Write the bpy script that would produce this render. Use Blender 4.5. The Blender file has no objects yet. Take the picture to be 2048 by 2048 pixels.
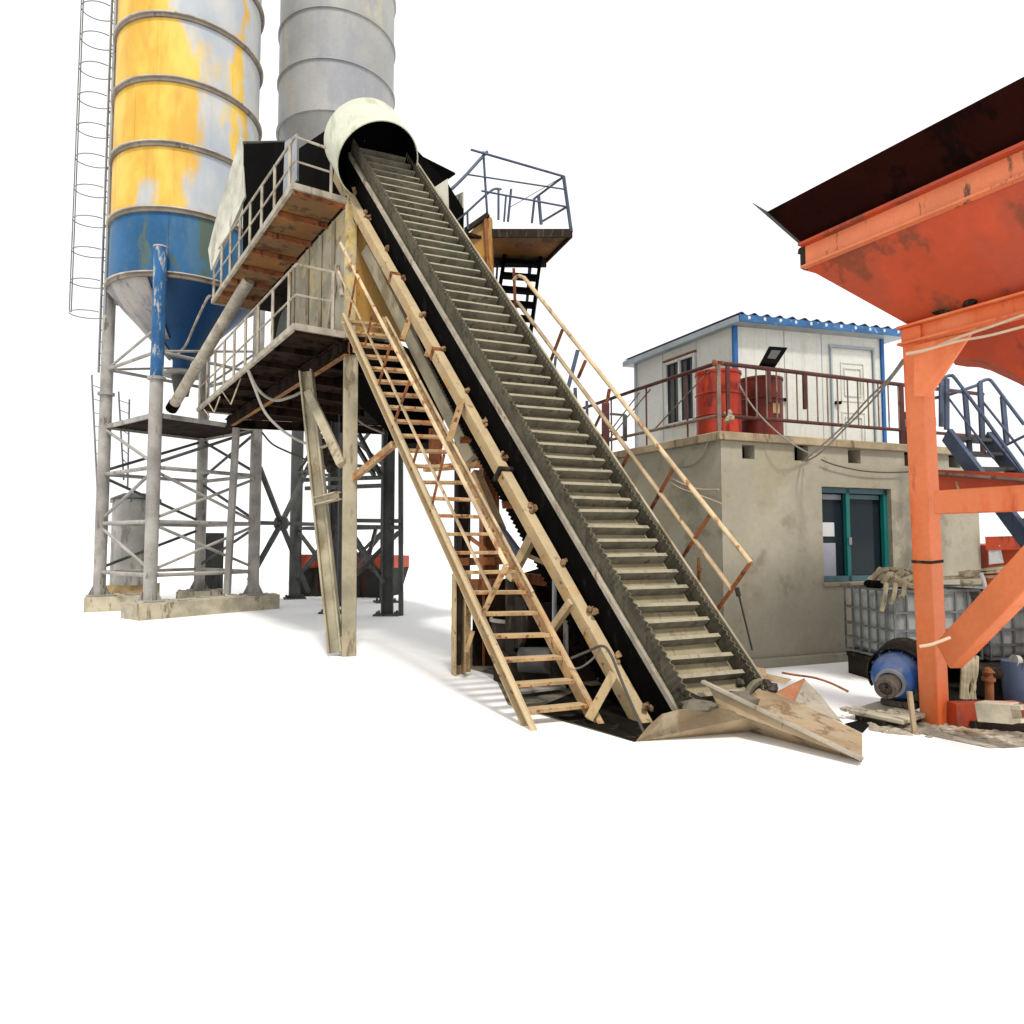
import bpy, math, random
from mathutils import Vector, Matrix
random.seed(7)
R = math.radians
C = bpy.context.scene.collection
V = Vector

# ------------------------------------------------------------------ camera
FPX = 1400.0; PITCH = R(3.5); HORIZON = 1085.0; CAMZ = 1.6
CY = HORIZON - FPX*math.tan(PITCH)
cam_d = bpy.data.cameras.new('camera'); cam = bpy.data.objects.new('camera', cam_d); C.objects.link(cam)
cam.location = (0, 0, CAMZ); cam.rotation_euler = (R(90)+PITCH, 0, 0)
cam_d.sensor_width = 36; cam_d.lens = 36*FPX/2048; cam_d.shift_y = -(1024-CY)/2048
cam_d.clip_end = 2000
sc = bpy.context.scene; sc.camera = cam

# measuring helpers: a sight line of the photograph turned into a point at a known depth / height
def ray(p):
    x = (p[0]-1024)/FPX; y = (CY-p[1])/FPX
    return V((x, math.cos(PITCH)-y*math.sin(PITCH), math.sin(PITCH)+y*math.cos(PITCH)))
def W(p, Y):
    d = ray(p); t = Y/d.y
    return V((d.x*t, Y, CAMZ+d.z*t))
def WZ(p, z):
    d = ray(p); t = (z-CAMZ)/d.z
    return V((d.x*t, d.y*t, z))
def crop(x0, y0, w, ow=1932):
    k = w/ow
    return lambda x, y: (x0+x*k, y0+y*k)
cA = crop(100,0,500); cB = crop(100,400,500); cC = crop(100,800,500); cD = crop(400,150,500)
cE = crop(400,500,500); cF = crop(500,850,500); cG = crop(660,200,500); cH = crop(850,600,500)
cI = crop(850,1050,500); cJ = crop(1200,1050,550); cK = crop(1220,600,600); cL = crop(1500,150,548,1925)
cM = crop(1648,650,400); cN = crop(1648,1080,400,1756)

# ------------------------------------------------------------------ materials
def lin(c):
    c /= 255.0
    return c/12.92 if c <= .04045 else ((c+.055)/1.055)**2.4
def col(r, g, b, k=1.0):
    return (min(1, lin(r)*k), min(1, lin(g)*k), min(1, lin(b)*k), 1)
def newmat(name):
    m = bpy.data.materials.new(name); m.use_nodes = True
    nt = m.node_tree; b = nt.nodes['Principled BSDF']
    return m, nt, b
def node(nt, typ, **kw):
    n = nt.nodes.new(typ)
    for k, v in kw.items(): setattr(n, k, v)
    return n
def noise(nt, coord, scale, detail=6, rough=.6, stretch=None):
    src = coord
    if stretch:
        mp = node(nt, 'ShaderNodeMapping'); mp.inputs['Scale'].default_value = stretch
        nt.links.new(coord, mp.inputs[0]); src = mp.outputs[0]
    n = node(nt, 'ShaderNodeTexNoise'); n.inputs['Scale'].default_value = scale
    n.inputs['Detail'].default_value = detail; n.inputs['Roughness'].default_value = rough
    nt.links.new(src, n.inputs['Vector']); return n.outputs['Fac']
def ramp(nt, fac, a, b, va=0, vb=1):
    n = node(nt, 'ShaderNodeMapRange'); n.interpolation_type = 'SMOOTHSTEP'
    n.inputs[1].default_value = a; n.inputs[2].default_value = b
    n.inputs[3].default_value = va; n.inputs[4].default_value = vb
    nt.links.new(fac, n.inputs[0]); return n.outputs[0]
def mix(nt, fac, a, b, mode='MIX'):
    n = node(nt, 'ShaderNodeMix', data_type='RGBA', blend_type=mode)
    for s, v in ((n.inputs[0], fac), (n.inputs[6], a), (n.inputs[7], b)):
        if isinstance(v, (float, int)): s.default_value = v
        elif isinstance(v, tuple): s.default_value = v
        else: nt.links.new(v, s)
    return n.outputs[2]
def math_(nt, op, a, b=0.0):
    n = node(nt, 'ShaderNodeMath', operation=op)
    for s, v in ((n.inputs[0], a), (n.inputs[1], b)):
        if isinstance(v, (float, int)): s.default_value = v
        else: nt.links.new(v, s)
    return n.outputs[0]
def paint(name, base, worn=(70,42,25), amount=.2, scale=3.0, rough=.6, metal=0.0, dust=None, dust_amt=.5,
          var=.25, streak=True, bump=.15, second=None, second_amt=.0, k=.72):
    """weathered surface: tone variation, patches of a second tone, chips of rust, dust lying on top faces"""
    m, nt, b = newmat(name)
    tc = node(nt, 'ShaderNodeTexCoord').outputs['Object']
    n1 = noise(nt, tc, scale*.7, 5, .6)
    n2 = noise(nt, tc, scale*2.2, 8, .65, (1, 1, .25) if streak else None)
    n3 = noise(nt, tc, scale*14, 3, .6)
    c = col(*base, k)
    dark = tuple(x*(1-var*1.3) for x in c[:3])+(1,); light = tuple(min(1, x*(1+var)) for x in c[:3])+(1,)
    out = mix(nt, ramp(nt, n1, .3, .7), dark, light)
    if second:
        s2 = noise(nt, tc, scale*1.1, 7, .6, (1, 1, .3) if streak else None)
        out = mix(nt, ramp(nt, s2, .62-second_amt*.35, .72-second_amt*.35), out, col(*second, k))
    if amount > 0:
        f = ramp(nt, n2, .66-amount*.35, .74-amount*.35)
        f = math_(nt, 'MULTIPLY', f, ramp(nt, n3, .3, .5, .45, 1))
        out = mix(nt, f, out, col(*worn, k))
    out = mix(nt, .35, out, mix(nt, n3, (.35,.35,.35,1), (1,1,1,1)), 'MULTIPLY')
    if dust:
        g = node(nt, 'ShaderNodeNewGeometry'); sx = node(nt, 'ShaderNodeSeparateXYZ')
        nt.links.new(g.outputs['Normal'], sx.inputs[0])
        f = ramp(nt, sx.outputs[2], .35, .8)
        f = math_(nt, 'MULTIPLY', f, ramp(nt, n2, .3, .55, dust_amt*.4, dust_amt))
        out = mix(nt, f, out, col(*dust, k))
    nt.links.new(out, b.inputs['Base Color'])
    b.inputs['Roughness'].default_value = rough; b.inputs['Metallic'].default_value = metal
    b.inputs['Specular IOR Level'].default_value = .3 if max(base) > 70 else .04
    if bump:
        bp = node(nt, 'ShaderNodeBump'); bp.inputs['Strength'].default_value = bump; bp.inputs['Distance'].default_value = .02
        hs = math_(nt, 'ADD', math_(nt, 'MULTIPLY', n2, .7), math_(nt, 'MULTIPLY', n3, .4))
        nt.links.new(hs, bp.inputs['Height']); nt.links.new(bp.outputs[0], b.inputs['Normal'])
    return m
def plain(name, c, rough=.6, metal=0.0, k=.72):
    return paint(name, c, amount=0, var=.12, rough=rough, metal=metal, k=k, bump=.05)

M = {}
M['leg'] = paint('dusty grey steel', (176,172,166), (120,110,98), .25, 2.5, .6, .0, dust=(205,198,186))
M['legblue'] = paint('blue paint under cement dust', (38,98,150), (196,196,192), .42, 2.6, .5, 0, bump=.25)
M['darksteel'] = paint('dark grey steel', (88,90,88), (56,46,40), .25, 2.5, .65, 0)  # dark grey steel for legs, braces and fittings
M['silver'] = paint('weathered galvanised steel', (172,176,182), (140,140,140), .25, .9, .45, .25, var=.12)
M['greysilo'] = paint('grey silo paint', (180,180,177), (196,190,172), .3, .7, .5, .0, var=.09, second=(164,166,172), second_amt=.3, bump=.06)
M['ring'] = paint('flange painted shaded', (142,130,116), (100,88,76), .25, 2, .7, 0, dust=(225,218,205), dust_amt=1.0)  # darker body tone stands for the shade under each silo ring
M['lip'] = paint('flange lip painted lit', (214,206,192), (150,140,124), .2, 3, .7)  # pale tone paints the lit top edge of the silo rings
M['bluebarrel'] = paint('faded blue silo paint', (40,108,160), (98,116,98), .42, .9, .5, .05, second=(78,126,160), second_amt=.5, k=.62)
M['bluecone'] = paint('blue cone paint', (14,78,132), (10,52,92), .3, .8, .5, .05, k=.62)
M['sheet'] = paint('grey dusty plastic sheet', (152,150,152), (120,116,116), .3, 1.6, .5, 0, second=(178,172,166), second_amt=.35)
M['wire'] = paint('grey rod', (140,140,142), (95,85,75), .2, 4)
M['cream'] = paint('peeling ochre paint on steel beam', (210,184,140), (104,66,42), .2, 4.5, .7, 0, dust=(224,208,176), dust_amt=.6, second=(212,166,108), second_amt=.22, bump=.3, streak=False, var=.12)
M['ochre'] = paint('rusty ochre paint on steel stair', (206,170,122), (112,70,44), .28, 6.0, .75, 0, dust=(222,200,162), dust_amt=.6, second=(188,126,74), second_amt=.34, bump=.35, streak=False)
M['greige'] = paint('cement coated post', (188,178,152), (150,134,106), .35, 2.2, .8, 0, second=(200,188,160), second_amt=.4, bump=.25)
M['railpale'] = paint('dusty pale pipe', (186,177,160), (150,122,92), .28, 5, .7)
M['railtan'] = paint('tan pipe with rust', (222,196,156), (166,108,64), .3, 4, .6)
M['rustpipe'] = paint('rust coloured pipe', (160,96,56), (92,52,30), .4, 5, .7)
M['deckunder'] = paint('rusty ochre deck underside', (160,108,54), (96,62,36), .36, 1.6, .85, 0, second=(134,102,66), second_amt=.5, streak=False, var=.2)
M['deckdark'] = paint('dark rusty deck underside', (58,42,33), (24,19,16), .5, 2.0, .9, k=.6)
M['black'] = paint('black parts and interior shade', (14,13,13), (24,22,19), .3, 2, .95, k=.5)  # plain black parts; on the shed walls it stands for interior shade
M['wallpale'] = paint('cement stained wall sheet', (184,176,156), (150,138,116), .3, 1.6, .8, 0, second=(204,186,138), second_amt=.35, streak=False)
M['yellowpanel'] = paint('dirty yellow panel', (206,148,58), (128,82,34), .34, 1.6, .65, 0, second=(190,150,86), second_amt=.5)
M['paleyellow'] = paint('worn pale yellow corner post', (226,198,132), (150,116,72), .3, 4, .7, streak=False, second=(206,190,158), second_amt=.5)
M['hood'] = paint('pale green white hood paint', (224,226,206), (196,198,172), .3, 2, .5, 0, var=.08, k=.75)
M['flap'] = paint('off white hanging sheet', (216,214,200), (180,174,156), .3, 2, .7)
M['belt'] = paint('dusty rubber belt', (174,162,134), (96,90,76), .3, 5, .9, 0, dust=(190,180,146), dust_amt=.9)
M['beltwall'] = paint('dark dusty rubber', (102,97,81), (76,72,60), .4, 6, .95, 0, dust=(150,142,116))
M['cleat'] = paint('grey worn rubber cleat', (134,129,112), (92,88,74), .3, 6, .95, 0, dust=(184,176,152), dust_amt=.9)
M['rubberblack'] = paint('black rubber and gap shade', (20,19,18), (44,41,36), .25, 5, .95, k=.5)  # rubber parts; also carries the painted shade beside the belt
M['clump'] = paint('dried clumps of mix', (172,138,102), (106,66,42), .4, 7, .95, 0, bump=.6)
M['chute'] = paint('sandy worn steel', (186,162,128), (150,122,88), .35, 2.4, .6, .05, second=(198,180,150), second_amt=.4)
M['chuteorange'] = paint('scraped orange steel', (196,128,88), (196,182,158), .35, 3, .6)
M['concrete'] = paint('cement rendered wall', (170,164,146), (146,140,124), .35, .9, .9, 0, var=.12, streak=False, second=(162,154,132), second_amt=.4, bump=.16, k=.92)
M['footing'] = paint('rough pale concrete', (206,196,172), (150,134,108), .3, 3, .95, 0, bump=.5, dust=(214,206,188))
M['slabedge'] = paint('dusty slab edge', (188,170,138), (130,108,80), .3, 3, .9, bump=.3)
M['cabinwall'] = paint('white sandwich panel', (236,237,229), (218,216,204), .25, 1.2, .5, 0, var=.05, bump=.03, k=.74)
M['trimblue'] = plain('blue trim', (40,108,178), .5)
M['roofblue'] = paint('blue roof edge with bare spots', (56,114,172), (206,216,224), .16, 5, .5, streak=False)
M['roofgrey'] = plain('grey white roof flashing', (176,186,194), .5)
M['roofdark'] = plain('dark blue corrugated roof', (30,48,80), .5)
M['teal'] = plain('teal window frame', (24,124,120), .45)
M['tealgrey'] = plain('blue grey window sill rail', (84,120,130), .5)
M['paper'] = plain('white paper', (226,228,230), .8)
M['lilac'] = plain('grey lilac paper', (176,178,190), .8)
M['whitepvc'] = plain('white window frame', (232,232,228), .4)
M['maroon'] = paint('dark red railing paint', (98,52,46), (70,40,32), .3, 5, .6)
M['railgrey'] = paint('bare rusty railing post', (150,126,112), (106,66,52), .35, 5, .7)
M['drumred'] = paint('red drum paint', (206,70,44), (140,42,28), .3, 3, .45, 0, second=(196,58,36), second_amt=.3)
M['drumdark'] = paint('dark red drum paint', (124,44,34), (92,34,26), .35, 3.4, .5, 0)
M['orange'] = paint('sun faded orange paint', (255,144,90), (206,92,52), .16, 1.6, .5, 0, var=.08, second=(250,124,68), second_amt=.45, bump=.06)
M['hopper'] = paint('orange red hopper plate', (210,84,46), (150,74,48), .34, 1.1, .55, 0, var=.14, second=(196,84,56), second_amt=.4, bump=.06)
M['rimorange'] = paint('chipped orange rim', (250,144,98), (112,78,58), .24, 3.4, .55, 0, var=.08)
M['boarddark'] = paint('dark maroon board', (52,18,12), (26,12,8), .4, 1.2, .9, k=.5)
M['stairblue'] = paint('slate blue stair paint', (82,96,122), (58,62,74), .3, 3, .5)
M['ibcplastic'] = paint('milky tank plastic', (206,212,208), (160,164,160), .3, 1.5, .4, 0, var=.15)
M['ibcgrey'] = paint('grey tank cage', (138,142,144), (110,108,104), .3, 4, .45, .3)
M['motorblue'] = paint('blue motor paint', (60,110,190), (120,124,136), .3, 6, .5, 0, dust=(150,158,172), dust_amt=.4)
M['motorgrey'] = paint('grimy cast iron', (104,94,84), (60,50,42), .4, 7, .8)
M['grimy'] = paint('grimy dark steel', (58,52,46), (90,80,66), .3, 5, .85)
M['rope'] = paint('frayed tan cloth', (196,184,154), (120,108,84), .3, 9, .95, bump=.5)
M['cable'] = plain('grey cable', (170,164,152), .7)
M['cabledark'] = plain('dark cable', (84,80,74), .7)
M['cablecream'] = plain('cream cable', (232,208,178), .6)
M['tan'] = paint('tan timber', (206,176,128), (150,110,66), .25, 5, .8)
M['skiporange'] = paint('orange skip paint', (206,84,52), (120,60,44), .25, 2, .6)
M['skipgrey'] = paint('dark grey skip wall', (64,66,64), (90,54,44), .35, 1.5, .7)
M['tankgrey'] = paint('pale streaked tank', (192,190,184), (146,142,134), .4, 1.6, .55, 0, var=.18)
M['pit'] = paint('dark wet dirt', (40,37,32), (84,76,62), .25, 2.2, .95, streak=False, bump=.5, k=.6)
M['apron'] = paint('dirty grey concrete', (136,128,112), (80,74,62), .4, 2.2, .95, streak=False, bump=.4)
M['sand'] = paint('pale spilled sand', (208,198,178), (150,136,112), .35, 3.5, .95, streak=False, bump=.7)
m, nt, b = newmat('dark window glass'); b.inputs['Base Color'].default_value = (.012,.02,.026,1); b.inputs['Roughness'].default_value = .08; b.inputs['Specular IOR Level'].default_value = .12; M['glass'] = m
m, nt, b = newmat('lamp glass'); b.inputs['Base Color'].default_value = (.05,.05,.045,1); b.inputs['Roughness'].default_value = .3; b.inputs['Specular IOR Level'].default_value = .1; M['lampglass'] = m
m, nt, b = newmat('white ground'); b.inputs['Base Color'].default_value = (.93,.93,.925,1); b.inputs['Roughness'].default_value = 1; b.inputs['Specular IOR Level'].default_value = 0
M['white'] = m

# yellow silo barrel: yellow with bare silver patches, mostly on its right flank
def yellow_barrel():
    m, nt, b = newmat('yellow silo paint worn to bare metal')
    tc = node(nt, 'ShaderNodeTexCoord').outputs['Object']
    sx = node(nt, 'ShaderNodeSeparateXYZ'); nt.links.new(tc, sx.inputs[0])
    side = math_(nt, 'ADD', math_(nt, 'MULTIPLY', sx.outputs[0], .91), math_(nt, 'MULTIPLY', sx.outputs[1], .42))
    n1 = noise(nt, tc, .75, 4, .5, (1, 1, .3)); n2 = noise(nt, tc, 4, 6, .6, (1, 1, .12)); n3 = noise(nt, tc, 1.6, 4, .55, (1, 1, .45))
    f = math_(nt, 'ADD', math_(nt, 'MULTIPLY', side, .30), math_(nt, 'MULTIPLY', math_(nt, 'SUBTRACT', n1, .5), 2.5))
    f = math_(nt, 'ADD', f, math_(nt, 'MULTIPLY', math_(nt, 'SUBTRACT', n2, .5), .28))
    f = ramp(nt, f, .05, .25)
    band = math_(nt, 'ABSOLUTE', math_(nt, 'SUBTRACT', math_(nt, 'ADD', side, math_(nt, 'MULTIPLY', math_(nt, 'SUBTRACT', n3, .5), 1.3)), 1.08))
    band = math_(nt, 'ADD', band, math_(nt, 'MULTIPLY', math_(nt, 'SUBTRACT', n2, .5), .5))
    band = ramp(nt, band, .04, .16)
    f = math_(nt, 'MINIMUM', f, band)
    yel = mix(nt, ramp(nt, n3, .35, .65), col(226,176,62,.70), col(246,206,92,.70))
    yel = mix(nt, math_(nt, 'MULTIPLY', ramp(nt, n2, .55, .7), .4), yel, col(196,148,70,.75))
    sil = mix(nt, ramp(nt, n3, .3, .7), col(176,184,194,.72), col(206,206,202,.72))
    out = mix(nt, f, yel, sil)
    nt.links.new(out, b.inputs['Base Color']); b.inputs['Roughness'].default_value = .5; b.inputs['Specular IOR Level'].default_value = .35
    bp = node(nt, 'ShaderNodeBump'); bp.inputs['Strength'].default_value = .08; bp.inputs['Distance'].default_value = .03
    nt.links.new(n1, bp.inputs['Height']); nt.links.new(bp.outputs[0], b.inputs['Normal'])
    return m
M['yellow'] = yellow_barrel()

# ------------------------------------------------------------------ mesh building
class MB:
    def __init__(s): s.v = []; s.f = []
    def add(s, vs, fs):
        o = len(s.v); s.v += [V(v) for v in vs]; s.f += [tuple(i+o for i in f) for f in fs]; return s
    def hexa(s, p):      # p[0..3] one face loop, p[4..7] opposite loop
        return s.add(p, [(3,2,1,0),(4,5,6,7),(0,1,5,4),(1,2,6,5),(2,3,7,6),(3,0,4,7)])
    def box(s, c, sx, sy, sz, rz=0.0):
        c = V(c); m = Matrix.Rotation(rz, 3, 'Z')
        q = [(-1,-1),(1,-1),(1,1),(-1,1)]
        return s.hexa([c+m@V((x*sx/2, y*sy/2, -sz/2)) for x, y in q]+[c+m@V((x*sx/2, y*sy/2, sz/2)) for x, y in q])
    def bar(s, a, b, w, h, up=(0,0,1)):
        a = V(a); b = V(b); d = (b-a).normalized(); up = V(up)
        if abs(d.dot(up.normalized())) > .985: up = V((0,1,0)) if abs(d.y) < .9 else V((1,0,0))
        sd = d.cross(up).normalized(); u = sd.cross(d).normalized()
        q = [(-1,-1),(1,-1),(1,1),(-1,1)]
        return s.hexa([a+sd*(x*w/2)+u*(y*h/2) for x, y in q]+[b+sd*(x*w/2)+u*(y*h/2) for x, y in q])
    def channel(s, a, b, w, h, t=.015, up=(0,0,1), flip=1):
        a = V(a); b = V(b); d = (b-a).normalized(); up = V(up)
        if abs(d.dot(up.normalized())) > .985: up = V((0,1,0))
        sd = d.cross(up).normalized()*flip; u = sd.cross(d).normalized()*flip
        s.bar(a+sd*(w/2-t/2), b+sd*(w/2-t/2), t, h, up)
        for k in (-1, 1):
            o = u*(k*(h/2-t/2))-sd*(t/2); s.bar(a+o, b+o, w-t, t, up)
        return s
    def ibeam(s, a, b, w, h, t=.02, up=(0,0,1)):
        a = V(a); b = V(b); d = (b-a).normalized(); up = V(up)
        if abs(d.dot(up.normalized())) > .985: up = V((0,1,0))
        sd = d.cross(up).normalized(); u = sd.cross(d).normalized()
        s.bar(a, b, t, h-2*t, up)
        for k in (-1, 1): s.bar(a+u*(k*(h-t)/2), b+u*(k*(h-t)/2), w, t, up)
        return s
    def ring_pts(s, c, d, r, n, a0=0.0):
        d = d.normalized(); up = V((0,0,1)) if abs(d.z) < .95 else V((1,0,0))
        x = d.cross(up).normalized(); y = x.cross(d).normalized()
        return [c+x*(r*math.cos(a0+2*math.pi*i/n))+y*(r*math.sin(a0+2*math.pi*i/n)) for i in range(n)]
    def tube(s, a, b, r, n=12, r2=None):
        a = V(a); b = V(b); d = b-a; r2 = r if r2 is None else r2
        p = s.ring_pts(a, d, r, n)+s.ring_pts(b, d, r2, n)
        return s.add(p, [(i, (i+1) % n, n+(i+1) % n, n+i) for i in range(n)]+[tuple(range(n-1, -1, -1)), tuple(range(n, 2*n))])
    def pipe(s, pts, r, n=8, sub=6):
        pts = [V(p) for p in pts]
        if sub > 1 and len(pts) > 2:
            q = []
            for i in range(len(pts)-1):
                p0 = pts[max(i-1, 0)]; p1 = pts[i]; p2 = pts[i+1]; p3 = pts[min(i+2, len(pts)-1)]
                for k in range(sub):
                    t = k/sub
                    q.append(.5*((2*p1)+(p2-p0)*t+(2*p0-5*p1+4*p2-p3)*t*t+(3*p1-p0-3*p2+p3)*t**3))
            q.append(pts[-1]); pts = q
        o = len(s.v); N = len(pts)
        x = None
        for i, p in enumerate(pts):
            d = (pts[min(i+1, N-1)]-pts[max(i-1, 0)]).normalized()
            if x is None:
                up = V((0,0,1)) if abs(d.z) < .9 else V((1,0,0)); x = d.cross(up).normalized()
            x = (x-d*x.dot(d)).normalized(); y = x.cross(d)
            for k in range(n): s.v.append(p+x*(r*math.cos(2*math.pi*k/n))+y*(r*math.sin(2*math.pi*k/n)))
        for i in range(N-1):
            for k in range(n):
                s.f.append((o+i*n+k, o+i*n+(k+1) % n, o+(i+1)*n+(k+1) % n, o+(i+1)*n+k))
        s.f.append(tuple(o+k for k in range(n-1, -1, -1))); s.f.append(tuple(o+(N-1)*n+k for k in range(n)))
        return s
    def plate(s, pts, t):
        pts = [V(p) for p in pts]; n = len(pts); nr = V((0,0,0))
        for i in range(n): nr += (pts[i]-pts[0]).cross(pts[(i+1) % n]-pts[0])
        tv = V(t) if isinstance(t, (tuple, Vector)) else nr.normalized()*t
        return s.add(pts+[p+tv for p in pts], [tuple(range(n-1, -1, -1)), tuple(range(n, 2*n))]+[(i, (i+1) % n, n+(i+1) % n, n+i) for i in range(n)])
    def lathe(s, c, prof, n=64, axis=(0,0,1), a0=0.0, a1=2*math.pi, close=True):
        c = V(c); d = V(axis).normalized(); up = V((0,0,1)) if abs(d.z) < .95 else V((1,0,0))
        x = up.cross(d).normalized() if abs(d.z) < .95 else V((1,0,0)); y = d.cross(x).normalized()
        full = abs(a1-a0-2*math.pi) < 1e-6; m_ = n if full else n+1; o = len(s.v); K = len(prof)
        for i in range(m_):
            a = a0+(a1-a0)*i/n
            for r, h in prof: s.v.append(c+x*(r*math.cos(a))+y*(r*math.sin(a))+d*h)
        for i in range(n):
            j = (i+1) % m_
            for k in range(K-(0 if close else 1)):
                l = (k+1) % K
                s.f.append((o+i*K+k, o+j*K+k, o+j*K+l, o+i*K+l))
        return s
    def lump(s, c, r, seed=0, n=7, sq=(1,1,1)):
        rr = random.Random(seed); c = V(c); o = len(s.v)
        rows = max(3, n//2)
        for i in range(rows+1):
            th = math.pi*i/rows
            for k in range(n):
                ph = 2*math.pi*k/n; q = r*rr.uniform(.7, 1.2) if 0 < i < rows else r
                s.v.append(c+V((q*math.sin(th)*math.cos(ph)*sq[0], q*math.sin(th)*math.sin(ph)*sq[1], q*math.cos(th)*sq[2])))
        for i in range(rows):
            for k in range(n):
                s.f.append((o+i*n+k, o+(i+1)*n+k, o+(i+1)*n+(k+1) % n, o+i*n+(k+1) % n))
        return s

def make(name, mb, mat, parent=None, off=V((0,0,0)), bevel=0, smooth=35):
    me = bpy.data.meshes.new(name)
    me.from_pydata([tuple(v-off) for v in mb.v], [], mb.f); me.update()
    import bmesh
    bm = bmesh.new(); bm.from_mesh(me); bmesh.ops.recalc_face_normals(bm, faces=bm.faces); bm.to_mesh(me); bm.free()
    me.materials.append(M[mat] if isinstance(mat, str) else mat)
    if smooth:
        me.shade_smooth(); me.set_sharp_from_angle(angle=R(smooth))
    o = bpy.data.objects.new(name, me); C.objects.link(o)
    if parent is not None: o.parent = parent
    if bevel:
        md = o.modifiers.new('bevel', 'BEVEL'); md.width = bevel; md.segments = 2; md.limit_method = 'ANGLE'; md.angle_limit = R(40)
    return o
class Thing:
    def __init__(s, name, label, cat, loc, group=None):
        s.o = bpy.data.objects.new(name, None); C.objects.link(s.o); s.o.location = loc; s.loc = V(loc)
        s.o['label'] = label; s.o['category'] = cat
        if group: s.o['group'] = group
    def part(s, name, mb, mat, parent=None, label=None, bevel=0, smooth=35, kind=None):
        o = make(name, mb, mat, parent or s.o, s.loc, bevel, smooth)
        if label: o['label'] = label
        if kind: o['kind'] = kind
        return o
def single(name, mb, mat, label, cat, loc, group=None, bevel=0, smooth=35):
    o = make(name, mb, mat, None, V(loc), bevel, smooth); o.location = loc
    o['label'] = label; o['category'] = cat
    if group: o['group'] = group
    return o
def struct(name, mb, mat):
    o = make(name, mb, mat); o['kind'] = 'structure'; return o
def copy_thing(t, loc, label):
    r = t.o.copy(); C.objects.link(r); r.location = loc; r['label'] = label
    for ch in list(t.o.children):
        c = ch.copy(); C.objects.link(c); c.parent = r
        for g in list(ch.children):
            d = g.copy(); C.objects.link(d); d.parent = c
    return r
lerp = lambda a, b, t: V(a)+(V(b)-V(a))*t
def xy(p, z): return V((p[0], p[1], z))

# ------------------------------------------------------------------ ground
g = MB(); g.add([(-600,-200,0),(600,-200,0),(600,1000,0),(-600,1000,0)], [(0,1,2,3)])
struct('ground', g, 'white')
def patch(name, pix, mat, z=.004, t=None):
    pts = [WZ(p, 0) for p in pix]
    mb = MB(); mb.add([xy(p, z) for p in pts], [tuple(range(len(pts)))])
    return struct(name, mb, mat)
patch('pavement', [cI(330,1110), cI(530,1160), cI(600,1300), cI(640,1390), cI(1000,1500), cI(1620,1680), (1400,1440), (1480,1370), (1400,1300), (1320,1225), (960,1225), (930,1290)], 'apron')
patch('pit_floor', [cI(820,1440), cI(1000,1490), cI(1625,1680), cI(1760,1560), cI(1500,1230), cI(1300,1230)], 'pit', .008)
patch('dirt', [cN(880,1120), cN(1760,1120), (2300,1330), (2300,1440), cN(1760,1565), cN(880,1565)], 'pit', .0045)
patch('soil', [cN(180,1620), cN(390,1570), cN(395,1640), cN(340,1700)], 'pit', .008)

# ------------------------------------------------------------------ yellow and blue silo
SC = V((-8.02, 16.8, 0)); SR = 1.62
legs = {'front': V((-7.71,15.0,0)), 'left': V((-9.73,16.6,0)), 'right': V((-6.25,17.0,0)), 'back': V((-8.27,18.6,0))}
silo = Thing('cement_silo', 'yellow and blue cement silo with a caged ladder, paint worn to bare metal', 'silo', SC)
zr = [9.02, 10.53, 12.04, 13.55, 15.06]
silo.part('barrel', MB().lathe(SC, [(SR,9.02),(SR,17.2),(SR-.05,17.2),(SR-.05,9.02)], 96), 'yellow')
for a in (-1.15, -2.2, -.35):
    for i in range(5):
        x = SC+V((math.cos(a+i*.31)*(SR+.0), math.sin(a+i*.31)*(SR+.0), 0))
        silo.part('weld_seam', MB().bar(x+V((0,0,zr[i]+.07)), x+V((0,0,(zr+[16.6])[i+1]-.07)), .02, .01, SC-x), 'yellow')
silo.part('roof', MB().lathe(SC, [(0.01,17.9),(SR+.05,17.25),(SR+.05,17.2),(0.01,17.2)], 64), 'silver')
silo.part('lower_barrel', MB().lathe(SC, [(SR,7.54),(SR,9.02),(SR-.05,9.02),(SR-.05,7.54)], 96), 'bluebarrel')
for z in zr+[7.54]:
    silo.part('flange_ring', MB().lathe(SC, [(SR-.01,z-.06),(SR+.05,z-.06),(SR+.05,z+.035),(SR-.01,z+.035)], 96), 'ring')
    silo.part('ring_lip', MB().lathe(SC, [(SR-.01,z+.036),(SR+.085,z+.036),(SR+.085,z+.058),(SR-.01,z+.058)], 96), 'lip', list(silo.o.children)[-1])
for a in (-1.35, -.2, -2.6):
    x = SC+V((math.cos(a)*SR, math.sin(a)*SR, 0))
    silo.part('weld_seam', MB().bar(x+V((0,0,7.6)), x+V((0,0,8.95)), .018, .018), 'bluebarrel')
cone = [(SR-.01,7.5),(.22,6.0),(.22,5.75),(.18,5.75),(.18,6.02),(SR-.06,7.5)]
silo.part('cone', MB().lathe(SC, cone, 80), 'bluecone')
sh = MB(); cs = SC
n = 26
for i in range(n+1):
    a = R(178+ (268-178)*i/n)
    for k in range(9):
        t = k/8; r = (SR-.01)*(1-t)+.24*t; z = 7.5*(1-t)+6.0*t
        o = .018+.022*(1+math.sin(i*1.7+k*.4))*(.4+.6*t)+.012*math.sin(i*.9-k)
        sh.v.append(cs+V((math.cos(a)*(r+o), math.sin(a)*(r+o), z)))
for i in range(n):
    tmax = 8 if 4 < i < 20 else (6 if i > 2 else 3)
    for k in range(min(tmax, 8)): sh.f.append((i*9+k, (i+1)*9+k, (i+1)*9+k+1, i*9+k+1))
so = silo.part('dust_sheet', sh, 'sheet', label='grey crumpled plastic sheet wrapped around the left of the cone')
md = so.modifiers.new('thick', 'SOLIDIFY'); md.thickness = .006
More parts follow.
